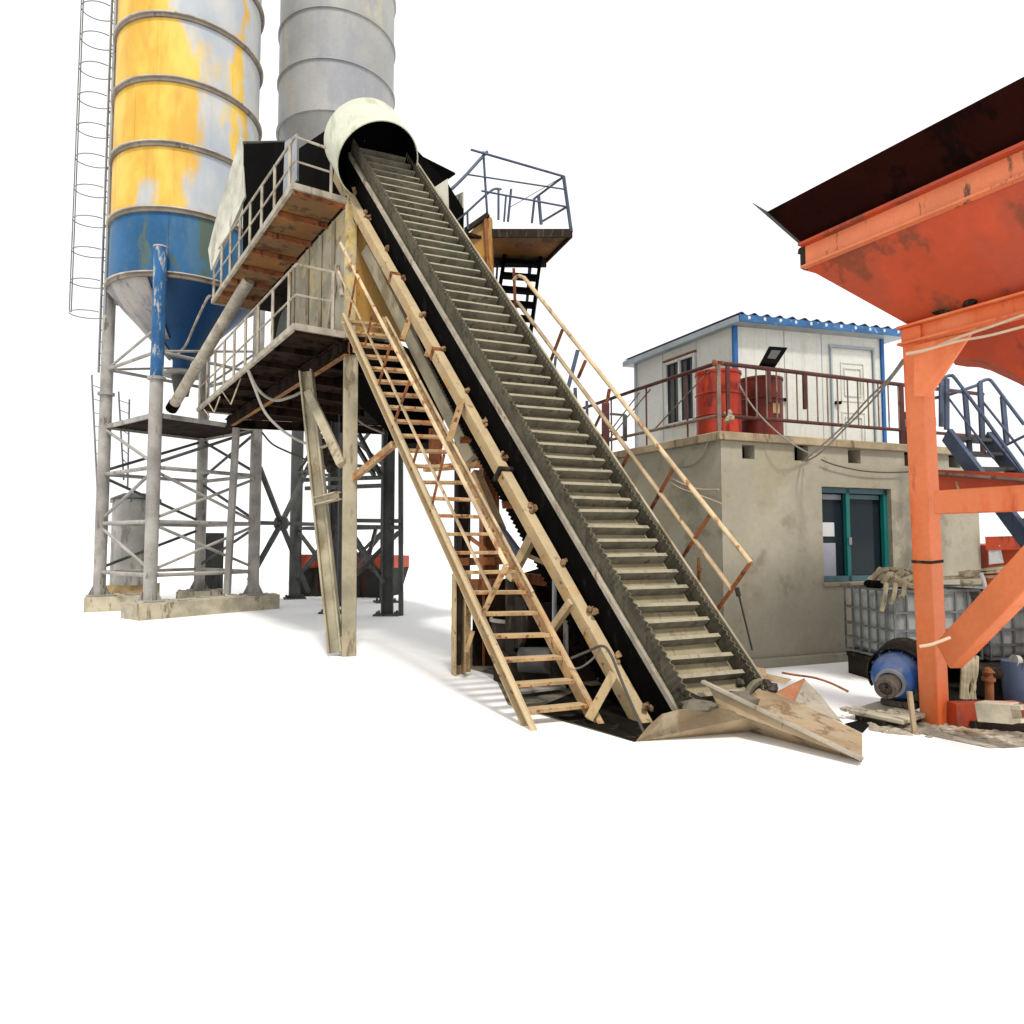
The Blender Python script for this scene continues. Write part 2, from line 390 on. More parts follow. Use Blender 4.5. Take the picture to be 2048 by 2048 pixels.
silo.part('outlet_valve', MB().lathe(SC, [(.01,5.62),(.42,5.62),(.44,5.66),(.42,5.7),(.24,5.78),(.01,5.78)], 40), 'leg')
silo.part('outlet_boot', MB().lathe(SC, [(.01,5.15),(.16,5.15),(.24,5.62),(.01,5.62)], 32), 'darksteel')
for nm, p in legs.items():
    top = 8.05 if nm != 'left' else 7.5
    if nm == 'back': top = 7.9
    sp = 5.15
    lg = silo.part('leg', MB().tube(xy(p,.34), xy(p,sp), .135, 24), 'leg')
    silo.part('upper_leg', MB().tube(xy(p,sp), xy(p,top), .135, 24), 'legblue' if nm == 'front' else 'leg', lg)
    silo.part('flange', MB().tube(xy(p,sp-.03), xy(p,sp+.03), .185, 24), 'leg', lg)
    if nm == 'front':
        silo.part('dust_cap', MB().tube(xy(p,top), xy(p,top+.03), .15, 24), 'leg', lg)
    bp = MB().box(xy(p,.36), .5, .5, .03, R(38))
    for k in range(4):
        a = R(38+90*k); d = V((math.cos(a), math.sin(a), 0))
        bp.plate([xy(p,.37)+d*.13, xy(p,.37)+d*.24, xy(p,.6)+d*.13], d.cross(V((0,0,1)))*.015)
    silo.part('base_plate', bp, 'leg', lg)
    d = (SC-p); d.z = 0; d.normalize()
    silo.part('bracket', MB().bar(xy(p,7.45)+d*.05, xy(p,7.7)+d*.35, .16, .3), 'leg', lg)
def brace(a, za, b, zb, r=.034, m='leg'):
    silo.part('brace', MB().tube(xy(legs[a],za), xy(legs[b],zb), r, 10), m)
for z in (3.22, 2.05, .9):
    for a, b in (('left','front'), ('front','right'), ('left','back'), ('back','right')):
        brace(a, z, b, z, .045)
for a, b, m in (('left','front','leg'), ('back','left','darksteel'), ('right','back','darksteel')):
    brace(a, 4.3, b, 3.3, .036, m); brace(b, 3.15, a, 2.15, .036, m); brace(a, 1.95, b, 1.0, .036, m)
for z0, z1 in ((2.1,3.15), (1.0,2.0)):
    brace('front', z0, 'right', z1); brace('front', z1, 'right', z0)
brace('front', 3.3, 'right', 4.35, .036, 'darksteel'); brace('right', 3.3, 'back', 4.3, .036, 'darksteel')
for a, b in (('left','front'), ('front','right'), ('left','back'), ('back','right')):
    brace(a, 5.75, b, 5.75, .04); brace(a, 5.75, b, 6.3, .03)
sq = [legs['front'], legs['right'], legs['back'], legs['left']]
silo.part('service_deck', MB().plate([xy(p,4.37) for p in sq], V((0,0,.02))), 'deckdark')
rim = MB()
for i in range(4):
    rim.bar(xy(sq[i],4.36), xy(sq[(i+1)%4],4.36), .05, .1)
silo.part('deck_rim', rim, 'leg')
# ladder with safety cage
lx = -10.03
lad = MB()
for dy in (-.2, .2): lad.bar(V((lx-dy*.18,16.9+dy,5.7)), V((lx-dy*.18,16.9+dy,18)), .03, .05)
z = 5.9
while z < 18:
    lad.tube(V((lx+.036,16.7,z)), V((lx-.036,17.1,z)), .011, 6); z += .29
lo = silo.part('ladder', lad, 'wire')
z = 7.2
hoop_c = V((lx-.39, 16.9, 0))
while z < 18:
    h = MB(); pts = []
    for i in range(25):
        a = R(30+300*i/24); pts.append(hoop_c+V((math.cos(a)*.42, math.sin(a)*.34, z)))
    h.pipe([V((lx+.03,17.1,z))]+pts[::1]+[V((lx-.03,16.7,z))], .013, 6, 1)
    silo.part('cage_hoop', h, 'wire', lo); z += .78
for a in (180, 200):
    q = hoop_c+V((math.cos(R(a))*.42, math.sin(R(a))*.34, 0))
    silo.part('cage_bar', MB().bar(xy(q,7.25), xy(q,18), .012, .03), 'wire', lo)
for z in (7.7, 9.3, 10.75, 12.2, 13.7):
    silo.part('ladder_bracket', MB().bar(V((lx,16.9,z)), V((lx+.3,16.9,z-.05)), .05, .05).bar(V((lx+.05,16.75,z+.08)), V((lx+.32,16.8,z-.1)), .03, .03), 'darksteel', lo)
# lower ladder with its two rails
p0 = W(cB(322,1350), 17.2); p1 = W(cC(372,820), 17.2); q0 = W(cB(405,1440), 17.0); q1 = W(cC(405,810), 17.0)
l2 = MB().bar(p0, p1, .03, .03).bar(q0, q1, .03, .03)
for i in range(9): l2.tube(lerp(p0,p1,.08+i*.105), lerp(q0,q1,.02+i*.11), .012, 6)
silo.part('lower_ladder', l2, 'wire')
p0 = W(cB(530,1480), 17.8); p1 = W(cC(570,620), 17.8); q0 = W(cB(614,1540), 17.8); q1 = W(cC(600,680), 17.8)
l3 = MB().bar(p0, p1, .03, .03).bar(q0, q1, .03, .03)
for i in range(8): l3.tube(lerp(p0,p1,.1+i*.11), lerp(q0,q1,.05+i*.115), .012, 6)
silo.part('rear_ladder', l3, 'wire')
silo.part('vent_pipe', MB().tube(V((SC.x-SR-.02,16.3,7.0)), V((SC.x-SR-.02,16.3,17)), .035, 10), 'silver')
silo.part('air_hose', MB().pipe([W(cB(1245,740),14.6), W(cB(1210,770),14.8), W(cB(1120,960),15.3), W(cB(1050,1120),15.7), W(cB(985,1195),15.9)], .028, 8), 'railpale')

# footings of the silo
def foot(c, d, l0, l1, w, h, seed):
    d = V(d).normalized(); s_ = V((-d.y, d.x, 0)); a = V(c)-d*l0; b_ = V(c)+d*l1
    mb = MB(); mb.bar(a+V((0,0,h/2)), b_+V((0,0,h/2)), w, h)
    rr = random.Random(seed)
    for i in range(int(10*(l0+l1))):
        q = lerp(a, b_, rr.random())+s_*rr.uniform(-w*.4, w*.4)
        if (q-V(c)).length > .3: mb.lump(q+V((0,0,h)), rr.uniform(.03,.1), rr.random(), 7, (1.4,1.2,.5))
    return mb
single('concrete_footing', foot(legs['front'], legs['right']-legs['front'], .4, 2.95, .8, .34, 1), 'footing', 'long rough concrete footing under the blue topped silo leg', 'footing', legs['front'], bevel=.02)
single('concrete_footing', foot(legs['left'], V((.95,.5,0)), .28, 1.0, .7, .34, 2), 'footing', 'short concrete block under the outer silo leg beside the ladder', 'footing', legs['left'], bevel=.02)
single('concrete_footing', foot(legs['back'], V((1,.3,0)), .5, .5, .7, .34, 3), 'footing', 'concrete block under the rear leg of the yellow silo', 'footing', legs['back'], bevel=.02)
# tank and cabinet behind
TC = V((-10.0,18.6,0)); tk = Thing('storage_tank', 'pale upright tank behind the braced legs of the yellow silo', 'tank', TC)
tk.part('shell', MB().lathe(TC, [(.01,.5),(.56,.5),(.56,2.75),(.01,2.75)], 48), 'tankgrey')
tk.part('lid', MB().lathe(TC, [(.01,2.92),(.3,2.9),(.6,2.76),(.6,2.72),(.01,2.72)], 48), 'darksteel')
bb = MB()
for k in range(14):
    a = 2*math.pi*k/14; bb.box(TC+V((math.cos(a)*.58, math.sin(a)*.58, 2.68)), .05, .05, .08, a)
tk.part('lid_clamps', bb, 'leg')
tk.part('plinth', MB().box(TC+V((0,0,.25)), 1.15, .9, .5, R(20)), 'tan')
CB = W(cC(1255,1475), 20.3); CB.z = 0
cb = Thing('control_cabinet', 'dark grey steel cabinet behind the rear silo leg', 'cabinet', CB)
cb.part('body', MB().box(CB+V((0,0,1.0)), .5, .5, 1.75, R(30)), 'darksteel', bevel=.02)
cb.part('plinth', MB().box(CB+V((0,0,.06)), .62, .62, .12, R(30)), 'footing')
cb.part('door', MB().box(CB+V((-.13,-.225,1.0)), .44, .02, 1.6, R(30)), 'darksteel')

# ------------------------------------------------------------------ grey silo
GC = V((-5.03,19.4,0)); GR = 1.6
gs = Thing('grey_silo', 'plain grey silo rising behind the white conveyor hood', 'silo', GC)
gs.part('barrel', MB().lathe(GC, [(GR,13.0),(GR,19.5),(GR-.05,19.5),(GR-.05,13.0)], 96), 'greysilo')
gs.part('roof', MB().lathe(GC, [(.01,20.2),(GR+.05,19.55),(GR+.05,19.5),(.01,19.5)], 64), 'silver')
gs.part('cone', MB().lathe(GC, [(GR-.01,13.0),(.25,10.4),(.25,9.8),(.2,9.8),(.2,10.4),(GR-.05,13.0)], 80), 'greysilo')
for z in (13.0, 14.42, 15.85, 17.3, 18.7):
    gs.part('flange_ring', MB().lathe(GC, [(GR-.01,z-.03),(GR+.045,z-.03),(GR+.045,z+.03),(GR-.01,z+.03)], 96), 'greysilo')
gl = [V((-6.3,19.9,0)), V((-4.34,17.9,0)), V((-3.38,18.9,0)), V((-5.34,20.9,0))]
gl[0] = V((-6.2,20.1,0))
for p in gl:
    lg = gs.part('leg', MB().tube(xy(p,.05), xy(p,12.2), .17, 20), 'darksteel')
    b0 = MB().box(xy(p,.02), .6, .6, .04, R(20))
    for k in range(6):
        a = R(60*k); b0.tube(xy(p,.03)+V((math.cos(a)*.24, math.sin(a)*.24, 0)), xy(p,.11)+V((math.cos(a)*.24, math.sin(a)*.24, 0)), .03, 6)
    gs.part('base_plate', b0, 'darksteel', lg)
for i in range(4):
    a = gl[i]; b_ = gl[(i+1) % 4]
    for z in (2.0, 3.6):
        gs.part('brace', MB().bar(xy(a,z), xy(b_,z), .08, .08), 'darksteel')
    gs.part('brace', MB().bar(xy(a,2.0), xy(b_,.5), .07, .07), 'darksteel')
    gs.part('brace', MB().bar(xy(a,.5), xy(b_,2.0), .07, .07), 'darksteel')
    gs.part('brace', MB().bar(xy(a,3.6), xy(b_,5.2), .07, .07), 'darksteel')

# cross frame that ties the two silo bases together
hub = W(cF(242,760), 18.6)
xf = Thing('cross_brace_frame', 'dark star shaped cross brace between the silo bases', 'brace frame', xy(hub,0))
for q, Y in ((cF(75,330),17.1), (cF(462,300),20), (cF(0,755),17.0), (cF(520,768),20.0), (cF(-5,1200),17.0), (cF(452,1290),19.9)):
    xf.part('arm', MB().bar(hub, W(q, Y), .1, .1), 'darksteel')
xf.part('hub_plate', MB().tube(hub-V((0,.08,0)), hub+V((0,.08,0)), .2, 8), 'darksteel')

# orange skip seen between the legs
K0 = WZ((583,1192), 0); K1 = WZ((775,1196), 0)
sk = Thing('skip_container', 'low dark skip with an orange upper band behind the tower legs', 'skip', (K0+K1)/2)
d = (K1-K0).normalized(); bk = V((-d.y, d.x, 0)); 
if bk.y < 0: bk = -bk
sk.part('body', MB().hexa([K0+d*.2, K1-d*.2, K1-d*.2+bk*1.4, K0+d*.2+bk*1.4, K0+V((0,0,.85))-bk*.1, K1+V((0,0,.85))-bk*.1, K1+V((0,0,.85))+bk*1.6, K0+V((0,0,.85))+bk*1.6]), 'skipgrey')
sk.part('upper_band', MB().hexa([K0+V((0,0,.85))-bk*.12, K1+V((0,0,.85))-bk*.12, K1+V((0,0,.85))+bk*1.6, K0+V((0,0,.85))+bk*1.6, K0+V((0,0,1.25))-bk*.16, K1+V((0,0,1.25))-bk*.16, K1+V((0,0,1.2))+bk*1.6, K0+V((0,0,1.2))+bk*1.6]), 'skiporange')
for i in range(5):
    q = lerp(K0+d*.2, K1-d*.2, i/4); sk.part('rib', MB().bar(q-bk*.04, q+V((0,0,.85))-bk*.14, .08, .06), 'skipgrey')

# ------------------------------------------------------------------ mixing tower
tu = V((.832,.555,0)); tv = V((-.555,.832,0))
LO = W((589,653), 9.5); LZ = LO.z
UO = W((586,372), 9.5); UZ = UO.z
LL = 7.3; UL = 5.65
post0 = WZ((697,1311), 0)
tw = Thing('mixing_tower', 'cement dusted mixing tower with two walkways, dark shed on top', 'tower', xy(post0,0))
def T(base, u, v, z): return xy(V(base)+tu*u+tv*v, z)
# main floor
fl = [T(LO,.72,0,0), T(LO,1.6,-.0,0), T(LO,3.9,1.6,0), T(LO,4.5,4.4,0), T(LO,4.5,6.6,0), T(LO,.72,LL+.5,0)]
tw.part('main_floor', MB().plate([xy(p,LZ-.06) for p in fl], V((0,0,.06))), 'deckdark')
mf = MB()
for i in range(len(fl)):
    a, b_ = fl[i], fl[(i+1) % len(fl)]; mf.ibeam(xy(a,LZ-.17), xy(b_,LZ-.17), .1, .2)
tw.part('floor_beams', mf, 'deckdark', bevel=0)
tw.part('side_beam', MB().channel(T(LO,.74,-.05,LZ-.18), T(LO,.74,LL,LZ-.18), .08, .24), 'deckunder')
for i, v in enumerate((1.2, 2.4, 3.6, 4.8, 5.8)):
    tw.part('floor_joist', MB().bar(T(LO,.8,v,LZ-.14), T(LO,3.0,v+.2,LZ-.14), .08, .14), 'deckdark')
def rail(owner, pts, hs, nposts, base_pts=None, r=.02, mat='railpale', mids=(.5,), name='guard_rail'):
    """posts, a top rail and mid rails along a polyline of deck edge points"""
    top = [xy(p, p.z+h) for p, h in zip(pts, hs)]
    g_ = owner.part(name, MB().pipe(top, r, 8, 1), mat)
    for mfr in mids:
        owner.part('mid_rail', MB().pipe([xy(p, p.z+h*mfr) for p, h in zip(pts, hs)], r*.8, 8, 1), mat, g_)
    ln = [0]
    for i in range(1, len(pts)): ln.append(ln[-1]+(pts[i]-pts[i-1]).length)
    for k in range(nposts):
        s_ = ln[-1]*k/(nposts-1); i = 1
        while i < len(pts)-1 and ln[i] < s_: i += 1
        t = (s_-ln[i-1])/max(1e-6, ln[i]-ln[i-1])
        p = lerp(pts[i-1], pts[i], t); h = hs[i-1]+(hs[i]-hs[i-1])*t
        lean = V((random.uniform(-.02,.02), random.uniform(-.02,.02), 0))
        owner.part('rail_post', MB().bar(p-V((0,0,.06)), xy(p, p.z+h)+lean*.3, .038, .038), mat, g_)
    return g_
def walkway(nm, base, z, L, w, cells, matpanel, hs, nposts):
    dk = tw.part(nm, MB().plate([T(base,0,0,z), T(base,w,0,z), T(base,w,L,z), T(base,0,L,z)], V((0,0,.03))), 'deckdark')
    rim = MB()
    rim.bar(T(base,0,0,z), T(base,0,L,z), .05, .09); rim.bar(T(base,0,0,z), T(base,w,0,z), .05, .09); rim.bar(T(base,0,L,z), T(base,w,L,z), .05, .09)
    tw.part('edge_channel', rim, 'railpale', dk)
    for i in range(cells):
        v0 = L*i/cells; v1 = L*(i+1)/cells
        tw.part('cross_joist', MB().bar(T(base,0.02,v0+.05,z-.05), T(base,w,v0+.05,z-.05), .06, .08), 'deckdark' if matpanel == 'deckdark' else 'rustpipe', dk)
        tw.part('soffit_panel', MB().plate([T(base,.04,v0+.1,z-.012), T(base,w,v0+.1,z-.012), T(base,w,v1+.0,z-.012), T(base,.04,v1+.0,z-.012)], V((0,0,.008))), matpanel, dk)
    pts = [T(base,.55,.02,z+.03), T(base,.02,.02,z+.03), T(base,.02,L,z+.03)]
    rail(tw, pts, hs, nposts)
    return dk
walkway('lower_walkway', LO, LZ, LL, .72, 7, 'deckdark', (.86,.86,.95), 10)
walkway('upper_walkway', UO, UZ, UL, .78, 7, 'deckunder', (.68,.70,.95), 9)
# floor under the shed on top
tw.part('shed_floor', MB().plate([T(UO,.78,0,UZ), T(UO,3.2,0,UZ), T(UO,3.2,UL,UZ), T(UO,.78,UL,UZ)], V((0,0,.05))), 'deckdark')
# shed: closed near-black walls paint in the shade of its open interior
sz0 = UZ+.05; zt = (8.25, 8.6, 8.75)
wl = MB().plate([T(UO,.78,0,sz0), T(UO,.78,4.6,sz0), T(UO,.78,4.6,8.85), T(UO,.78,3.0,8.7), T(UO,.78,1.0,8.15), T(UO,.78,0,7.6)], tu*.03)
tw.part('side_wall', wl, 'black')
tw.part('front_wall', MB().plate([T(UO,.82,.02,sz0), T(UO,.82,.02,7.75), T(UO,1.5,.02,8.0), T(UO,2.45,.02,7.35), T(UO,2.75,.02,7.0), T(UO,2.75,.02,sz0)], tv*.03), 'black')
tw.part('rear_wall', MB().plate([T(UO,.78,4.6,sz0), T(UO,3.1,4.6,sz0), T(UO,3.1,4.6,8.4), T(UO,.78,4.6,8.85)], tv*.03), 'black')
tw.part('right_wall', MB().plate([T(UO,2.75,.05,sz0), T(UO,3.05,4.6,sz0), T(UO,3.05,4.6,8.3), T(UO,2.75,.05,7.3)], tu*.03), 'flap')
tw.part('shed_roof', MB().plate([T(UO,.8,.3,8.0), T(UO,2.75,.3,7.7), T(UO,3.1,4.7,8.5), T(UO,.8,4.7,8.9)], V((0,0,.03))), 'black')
tw.part('interior_shade', MB().plate([W(cD(336,535),13.15), W(cD(665,520),12.2), W(cD(655,1010),12.0), W(cD(470,1240),12.6), W(cD(330,1420),13.1)], V((.02,.04,0))), 'black')  # near-black plate carrying the painted interior shade further along the walkway
c0 = W(cD(330,520), 13.2); c1 = W(cD(655,515), 12.3)
tw.part('canopy', MB().plate([c0, c1, T(UO,.8,3.0,8.7), T(UO,.8,4.6,8.85)], V((0,0,.025))), 'darksteel', label='grey sheet canopy over the upper walkway')
tw.part('hanging_sheet', MB().plate([W(cD(318,455),13.2), W(cD(335,560),13.2), W(cD(345,940),13.0), W(cD(235,1190),13.5), W(cD(85,1510),14.0), W(cD(62,1350),14.2), W(cD(130,1080),14.0), W(cD(300,580),13.4)], V((.03,.06,0))), 'flap', label='off white sheet hanging beside the upper walkway')
tw.part('grey_panel', MB().plate([W(cD(655,520),10.9), W(cD(748,450),10.6), W(cD(748,810),10.6), W(cD(640,930),10.9)], V((.02,.04,0))), 'silver')
tw.part('right_panel', MB().plate([W(cD(1760,900),10.75), W(cD(1915,800),10.75), W(cD(1925,1090),10.75), W(cD(1940,1330),10.75), W(cD(1850,1250),10.75)], V((0,.03,0))), 'flap')
# lower cladding
CZ = LZ+.05
tw.part('wall_panel', MB().plate([T(LO,.75,0,CZ), T(LO,.75,2.7,CZ), T(LO,.75,2.7,UZ-.05), T(LO,.75,0,UZ-.05)], tu*.02), 'wallpale', label='cement stained wall between the two walkways')
for v in (.55, 1.15, 1.8, 2.6):
    tw.part('stiffener', MB().bar(T(LO,.73,v,CZ), T(LO,.73,v+.03,UZ-.1), .05, .05), 'greige')
tw.part('strut', MB().bar(T(LO,.7,.75,CZ+.02), T(LO,.72,.35,CZ+1.1), .05, .05), 'railpale')
tw.part('strut', MB().bar(T(LO,.7,.1,CZ+.55), T(LO,.72,.4,CZ+1.1), .05, .05), 'railpale')
tw.part('front_panel', MB().plate([T(LO,.85,-.02,CZ), T(LO,2.4,-.02,CZ), T(LO,2.4,-.02,UZ-.05), T(LO,.85,-.02,UZ-.05)], tv*.02), 'yellowpanel', label='dirty yellow panel behind the conveyor beams')
tw.part('corner_post', MB().bar(T(LO,.78,-.02,LZ-.05), T(LO,.78,-.02,UZ+.0), .13, .13, tu), 'paleyellow')
tw.part('corner_post', MB().bar(T(LO,2.4,-.06,LZ-.05), T(LO,2.4,-.06,UZ+.0), .1, .1, tu), 'ochre')
tw.part('mixer_drum', MB().lathe(T(LO,1.7,3.4,LZ+.75), [(.01,-.9),(.62,-.9),(.7,-.8),(.7,.8),(.62,.9),(.01,.9)], 36, tu), 'darksteel')
tw.part('mixer_frame', MB().box(T(LO,1.8,3.4,LZ+.2), 1.6, 1.4, .35, R(33)).bar(T(LO,1.0,3.0,LZ), T(LO,1.0,3.0,UZ), .12, .12).bar(T(LO,1.0,4.6,LZ), T(LO,1.0,4.6,UZ), .12, .12).bar(T(LO,2.9,4.6,LZ), T(LO,2.9,4.6,UZ), .12, .12), 'grimy')
tw.part('discharge_hopper', MB().hexa([W((775,890),10.9), W((850,885),10.7), W((850,885),10.7)+V((.2,.7,0)), W((775,890),10.9)+V((.2,.7,0)), xy(T(LO,1.7,.5,0),LZ-.1), xy(T(LO,3.0,1.2,0),LZ-.1), xy(T(LO,2.6,2.6,0),LZ-.1), xy(T(LO,1.4,2.4,0),LZ-.1)]), 'black')
tw.part('gear_box', MB().box(T(LO,1.0,3.3,LZ+.45), .5, .6, .7, R(33)), 'silver', bevel=.04)
# legs of the tower
tw.part('front_post', MB().bar(post0, xy(post0+V((-.03,.0,0)),LZ-.06), .2, .2, V((1,.3,0))), 'greige', bevel=.012)
st_t = W(cE(822,940), 10.6); st_b = WZ((672,1298), 0)
st_b = W((672,1296), 10.0); st_b.z = .05
tw.part('inclined_post', MB().ibeam(st_b, st_t, .17, .2, .03, V((1,0,0))), 'greige', bevel=.006)
tw.part('knee_brace', MB().bar(lerp(st_t, st_b, .08), W((684,930), 9.93), .13, .13, V((0,1,0))), 'greige', bevel=.008)
tw.part('cross_link', MB().ibeam(W(cF(512,590), 10.2), W(cF(685,545), 10.0), .12, .12, .02), 'greige')
tw.part('gusset', MB().plate([W(cF(630,1680),9.98), W(cF(730,1620),9.95), W(cF(735,1770),9.95), W(cF(640,1750),9.98)], V((0,.02,0))), 'greige')
rp = WZ((774,1231), 0)
def heavy_post(p, ztop, w, thing):
    lg = thing.part('rear_post', MB().ibeam(xy(p,.04), xy(p,ztop), w, w, .03, V((1,.2,0))), 'darksteel')
    b0 = MB().box(xy(p,.02), .55, .4, .04)
    for k in (-1, 1):
        for j in (-1, 1): b0.tube(xy(p,.03)+V((.2*k,.13*j,0)), xy(p,.1)+V((.2*k,.13*j,0)), .025, 6)
    thing.part('base_plate', b0, 'darksteel', lg)
heavy_post(rp, LZ-.06, .27, tw)
rp2 = WZ((802,1231), 0); tw.part('side_post', MB().bar(rp2, xy(rp2+V((-.05,0,0)),LZ-.06), .1, .1), 'darksteel')
sp = W(cC(1368,1500), 16.4)
tw.part('slim_post', MB().bar(sp, W(cC(1440,215),16.2), .13, .13), 'leg')
rl = T(LO,2.3,6.4,0); rl = V((-4.07,16.0,0)); heavy_post(rl, LZ-.06, .2, tw)
for a, b_ in ((cF(400,425),cF(1030,405)), (cF(430,490),cF(1030,468)), (cF(800,738),cF(1160,742)), (cF(806,785),cF(1160,792)), (cF(805,860),cF(1035,1215)), (cF(1150,830),cF(820,1155)), (cF(790,110),cF(960,390)), (cF(845,75),cF(1010,390)), (cF(975,790),cF(920,1010))):
    tw.part('brace', MB().bar(W(a,16.2), W(b_,15.3), .07, .09), 'darksteel')
tw.part('rusty_brace', MB().bar(W(cE(1185,1765),10.0), W(cE(1500,1500),9.3), .07, .09), 'ochre')
tw.part('hanging_gear', MB().lump(W(cF(600,210),12), .22, 5, 9, (.8,.8,1.2)).lump(W(cF(630,330),12), .1, 6, 8), 'grimy')
# pipes and hanging hoses
tw.part('hose', MB().pipe([W(cE(370,930),11.3), W(cE(420,1060),11.2), W(cE(500,1250),11), W(cE(620,1380),10.8), W(cE(760,1470),10.7), W(cE(920,1525),10.4), W(cE(1000,1500),10.2)], .022, 8), 'cable')
tw.part('hose', MB().pipe([W(cE(375,935),11.3), W(cE(450,1080),11.3), W(cE(570,1160),11.4), W(cE(690,1140),11.4), W(cE(790,1095),11.4)], .024, 8), 'cable')
tw.part('hose', MB().pipe([W(cE(480,1410),15), W(cE(560,1500),15), W(cE(690,1565),15), W(cE(840,1630),15)], .02, 8), 'cabledark')
tw.part('hose', MB().pipe([W(cE(1190,1290),11), W(cE(1290,1360),11.5), W(cE(1420,1415),12)], .02, 8), 'cable')
for p in ((320,980,240,1190), (170,1090,240,1195), (155,1130,110,1255), (60,1170,110,1255), (30,1230,75,1290)):
    a = W(cE(p[0],p[1]), 12.6+(300-p[0])*.005); b_ = W(cE(p[2],p[3]), 12.6+(300-p[0])*.005)
    tw.part('loose_strap', MB().bar(a, b_, .02, .02), 'rope')

# screw feeder pipe from the silo into the tower
s0 = W(cB(965,1570), 15.2); s1 = W(cB(1410,830), 13.4)
sf = Thing('screw_feeder', 'inclined grey feeder pipe between the blue cone and the walkways', 'pipe', s0)
sf.part('pipe', MB().tube(s0, lerp(s0,s1,1.25), .112, 24), 'railpale')
sf.part('collar', MB().tube(lerp(s0,s1,.4), lerp(s0,s1,.43), .125, 24), 'railpale')
sf.part('end_boot', MB().tube(lerp(s0,s1,-.07), s0, .125, 24), 'rubberblack')

# ------------------------------------------------------------------ belt conveyor
cO = W((1362,1399), 6.15); cT = W((710,307), 10.0)
r_ = (cT-cO).normalized(); c_ = V((.918,.397,0)).normalized(); n_ = c_.cross(r_).normalized(); CL = (cT-cO).length
def CV(s, w, h): return cO+r_*s+c_*w+n_*h
BW = .86
cv = Thing('belt_conveyor', 'steep cleated belt conveyor climbing to the white hood, dusty rubber belt', 'conveyor', xy(cO,0))
def sbox(mb, s0, s1, w0, w1, h0, h1):
    q = [(w0,h0),(w1,h0),(w1,h1),(w0,h1)]
    return mb.hexa([CV(s0,w,h) for w, h in q]+[CV(s1,w,h) for w, h in q])
S0 = -.35
belt = cv.part('belt', sbox(MB(), S0, CL, -.08, .77, -.02, 0), 'belt')
# corrugated side walls
def sidewall(w0, sgn, h0, h1, s0, s1, mat, parent, nm='side_wall', amp=.014):
    ds = .0103; mb = MB(); N = int((s1-s0)/ds); o = 0
    for i in range(N+1):
        s = s0+(s1-s0)*i/N; ww = w0+sgn*amp*math.sin(i*ds*2*math.pi/.062)
        for dw in (-.006, .006):
            for h in (h0, h1): mb.v.append(CV(s, (ww if h > min(h0,h1) or h0 < -.5 else w0)+dw, h))
    for i in range(N):
        a = i*4; b_ = a+4
        mb.f += [(a,b_,b_+1,a+1), (a+2,a+3,b_+3,b_+2), (a+1,b_+1,b_+3,a+3), (a,a+2,b_+2,b_)]
    mb.f += [(0,1,3,2), (N*4,N*4+2,N*4+3,N*4+1)]
    return cv.part(nm, mb, mat, parent)
sidewall(-.06, 1, 0, .21, S0, CL, 'beltwall', belt); sidewall(.745, 1, 0, .19, S0, CL, 'beltwall', belt)
N = 50
for i in range(N):
    s = S0+.12+(CL-S0-.2)*i/(N-1); j = random.uniform(-.012,.012)
    mb = MB(); q = [(s-.0,0),(s+.055,0),(s+.04+j*.5,.12),(s+.0+j*.5,.125)]
    mb.hexa([CV(a,-.035,h) for a, h in q]+[CV(a+j,.72,h) for a, h in q])
    cv.part('cleat', mb, 'cleat', belt)
# return belt underneath
rbelt = cv.part('return_belt', sbox(MB(), -.3, CL-.3, .02, BW, -.9, -.88), 'rubberblack')
sidewall(.05, 1, -1.02, -.9, -.3, CL-.3, 'rubberblack', rbelt, 'return_side_wall')
# side plate between belt and frame, its shade put into the near-black colour
cv.part('skirt_plate', sbox(MB(), -.25, CL-.05, -.10, -.085, -.40, -.03), 'rubberblack')
cv.part('skirt_edge', sbox(MB(), S0, CL, -.115, -.085, -.045, .01), 'railpale')
cv.part('skirt_plate', sbox(MB(), -.25, CL-.05, .78, .8, -.34, -.03), 'beltwall')
cv.part('skirt_edge', sbox(MB(), S0, CL, .775, .805, -.03, .12), 'beltwall')
cv.part('skirt_edge', sbox(MB(), S0, CL, .80, .825, .125, .185), 'greige')
# top chords in two lengths with a bolted splice
hb0, hb1 = -.50, -.34; wa, wb = -.24, -.125
sS = 2.95
ch = cv.part('side_beam', sbox(MB(), sS+.02, CL+.05, wa, wb, hb0, hb1), 'cream', bevel=.008)
ch2 = cv.part('side_beam', sbox(MB(), -.25, sS-.02, wa, wb, hb0, hb1), 'cream', bevel=.008)
cv.part('splice_flange', sbox(MB(), sS-.02, sS+.02, wa-.03, wb+.03, hb0-.03, hb1+.03), 'grimy', ch)
for s in (CL*.55, CL*.72):
    cv.part('cover_strap', sbox(MB(), s, s+.06, wa-.006, wb+.006, hb0-.006, hb1+.006), 'rustpipe', ch)
cv.part('far_beam', sbox(MB(), -.25, CL+.05, BW+.03, BW+.13, hb0, hb1), 'greige')
cv.part('lower_beam', MB().bar(W((735,500),10.0), W((946,918),8.7), .14, .17), 'greige', bevel=.008)
cv.part('lower_beam', sbox(MB(), .3, CL-.3, BW+.0, BW+.1, -1.28, -1.14), 'greige')
for a, b_, Ya, Yb in ((cE(1640,470),cE(1565,690),8.85,8.9), (cH(290,760),cH(185,1090),8.0,8.1), (cH(50,320),cH(15,430),8.6,8.7)):
    cv.part('web_brace', MB().bar(W(a,Ya), W(b_,Yb), .07, .07, n_), 'ochre')
for q, Y in (((990,880),8.6), ((1075,1010),7.9)):
    cv.part('tie_bar', MB().bar(W((q[0]-70,q[1]),Y), W((q[0]+60,q[1]),Y+.2), .06, .06, n_), 'rustpipe')
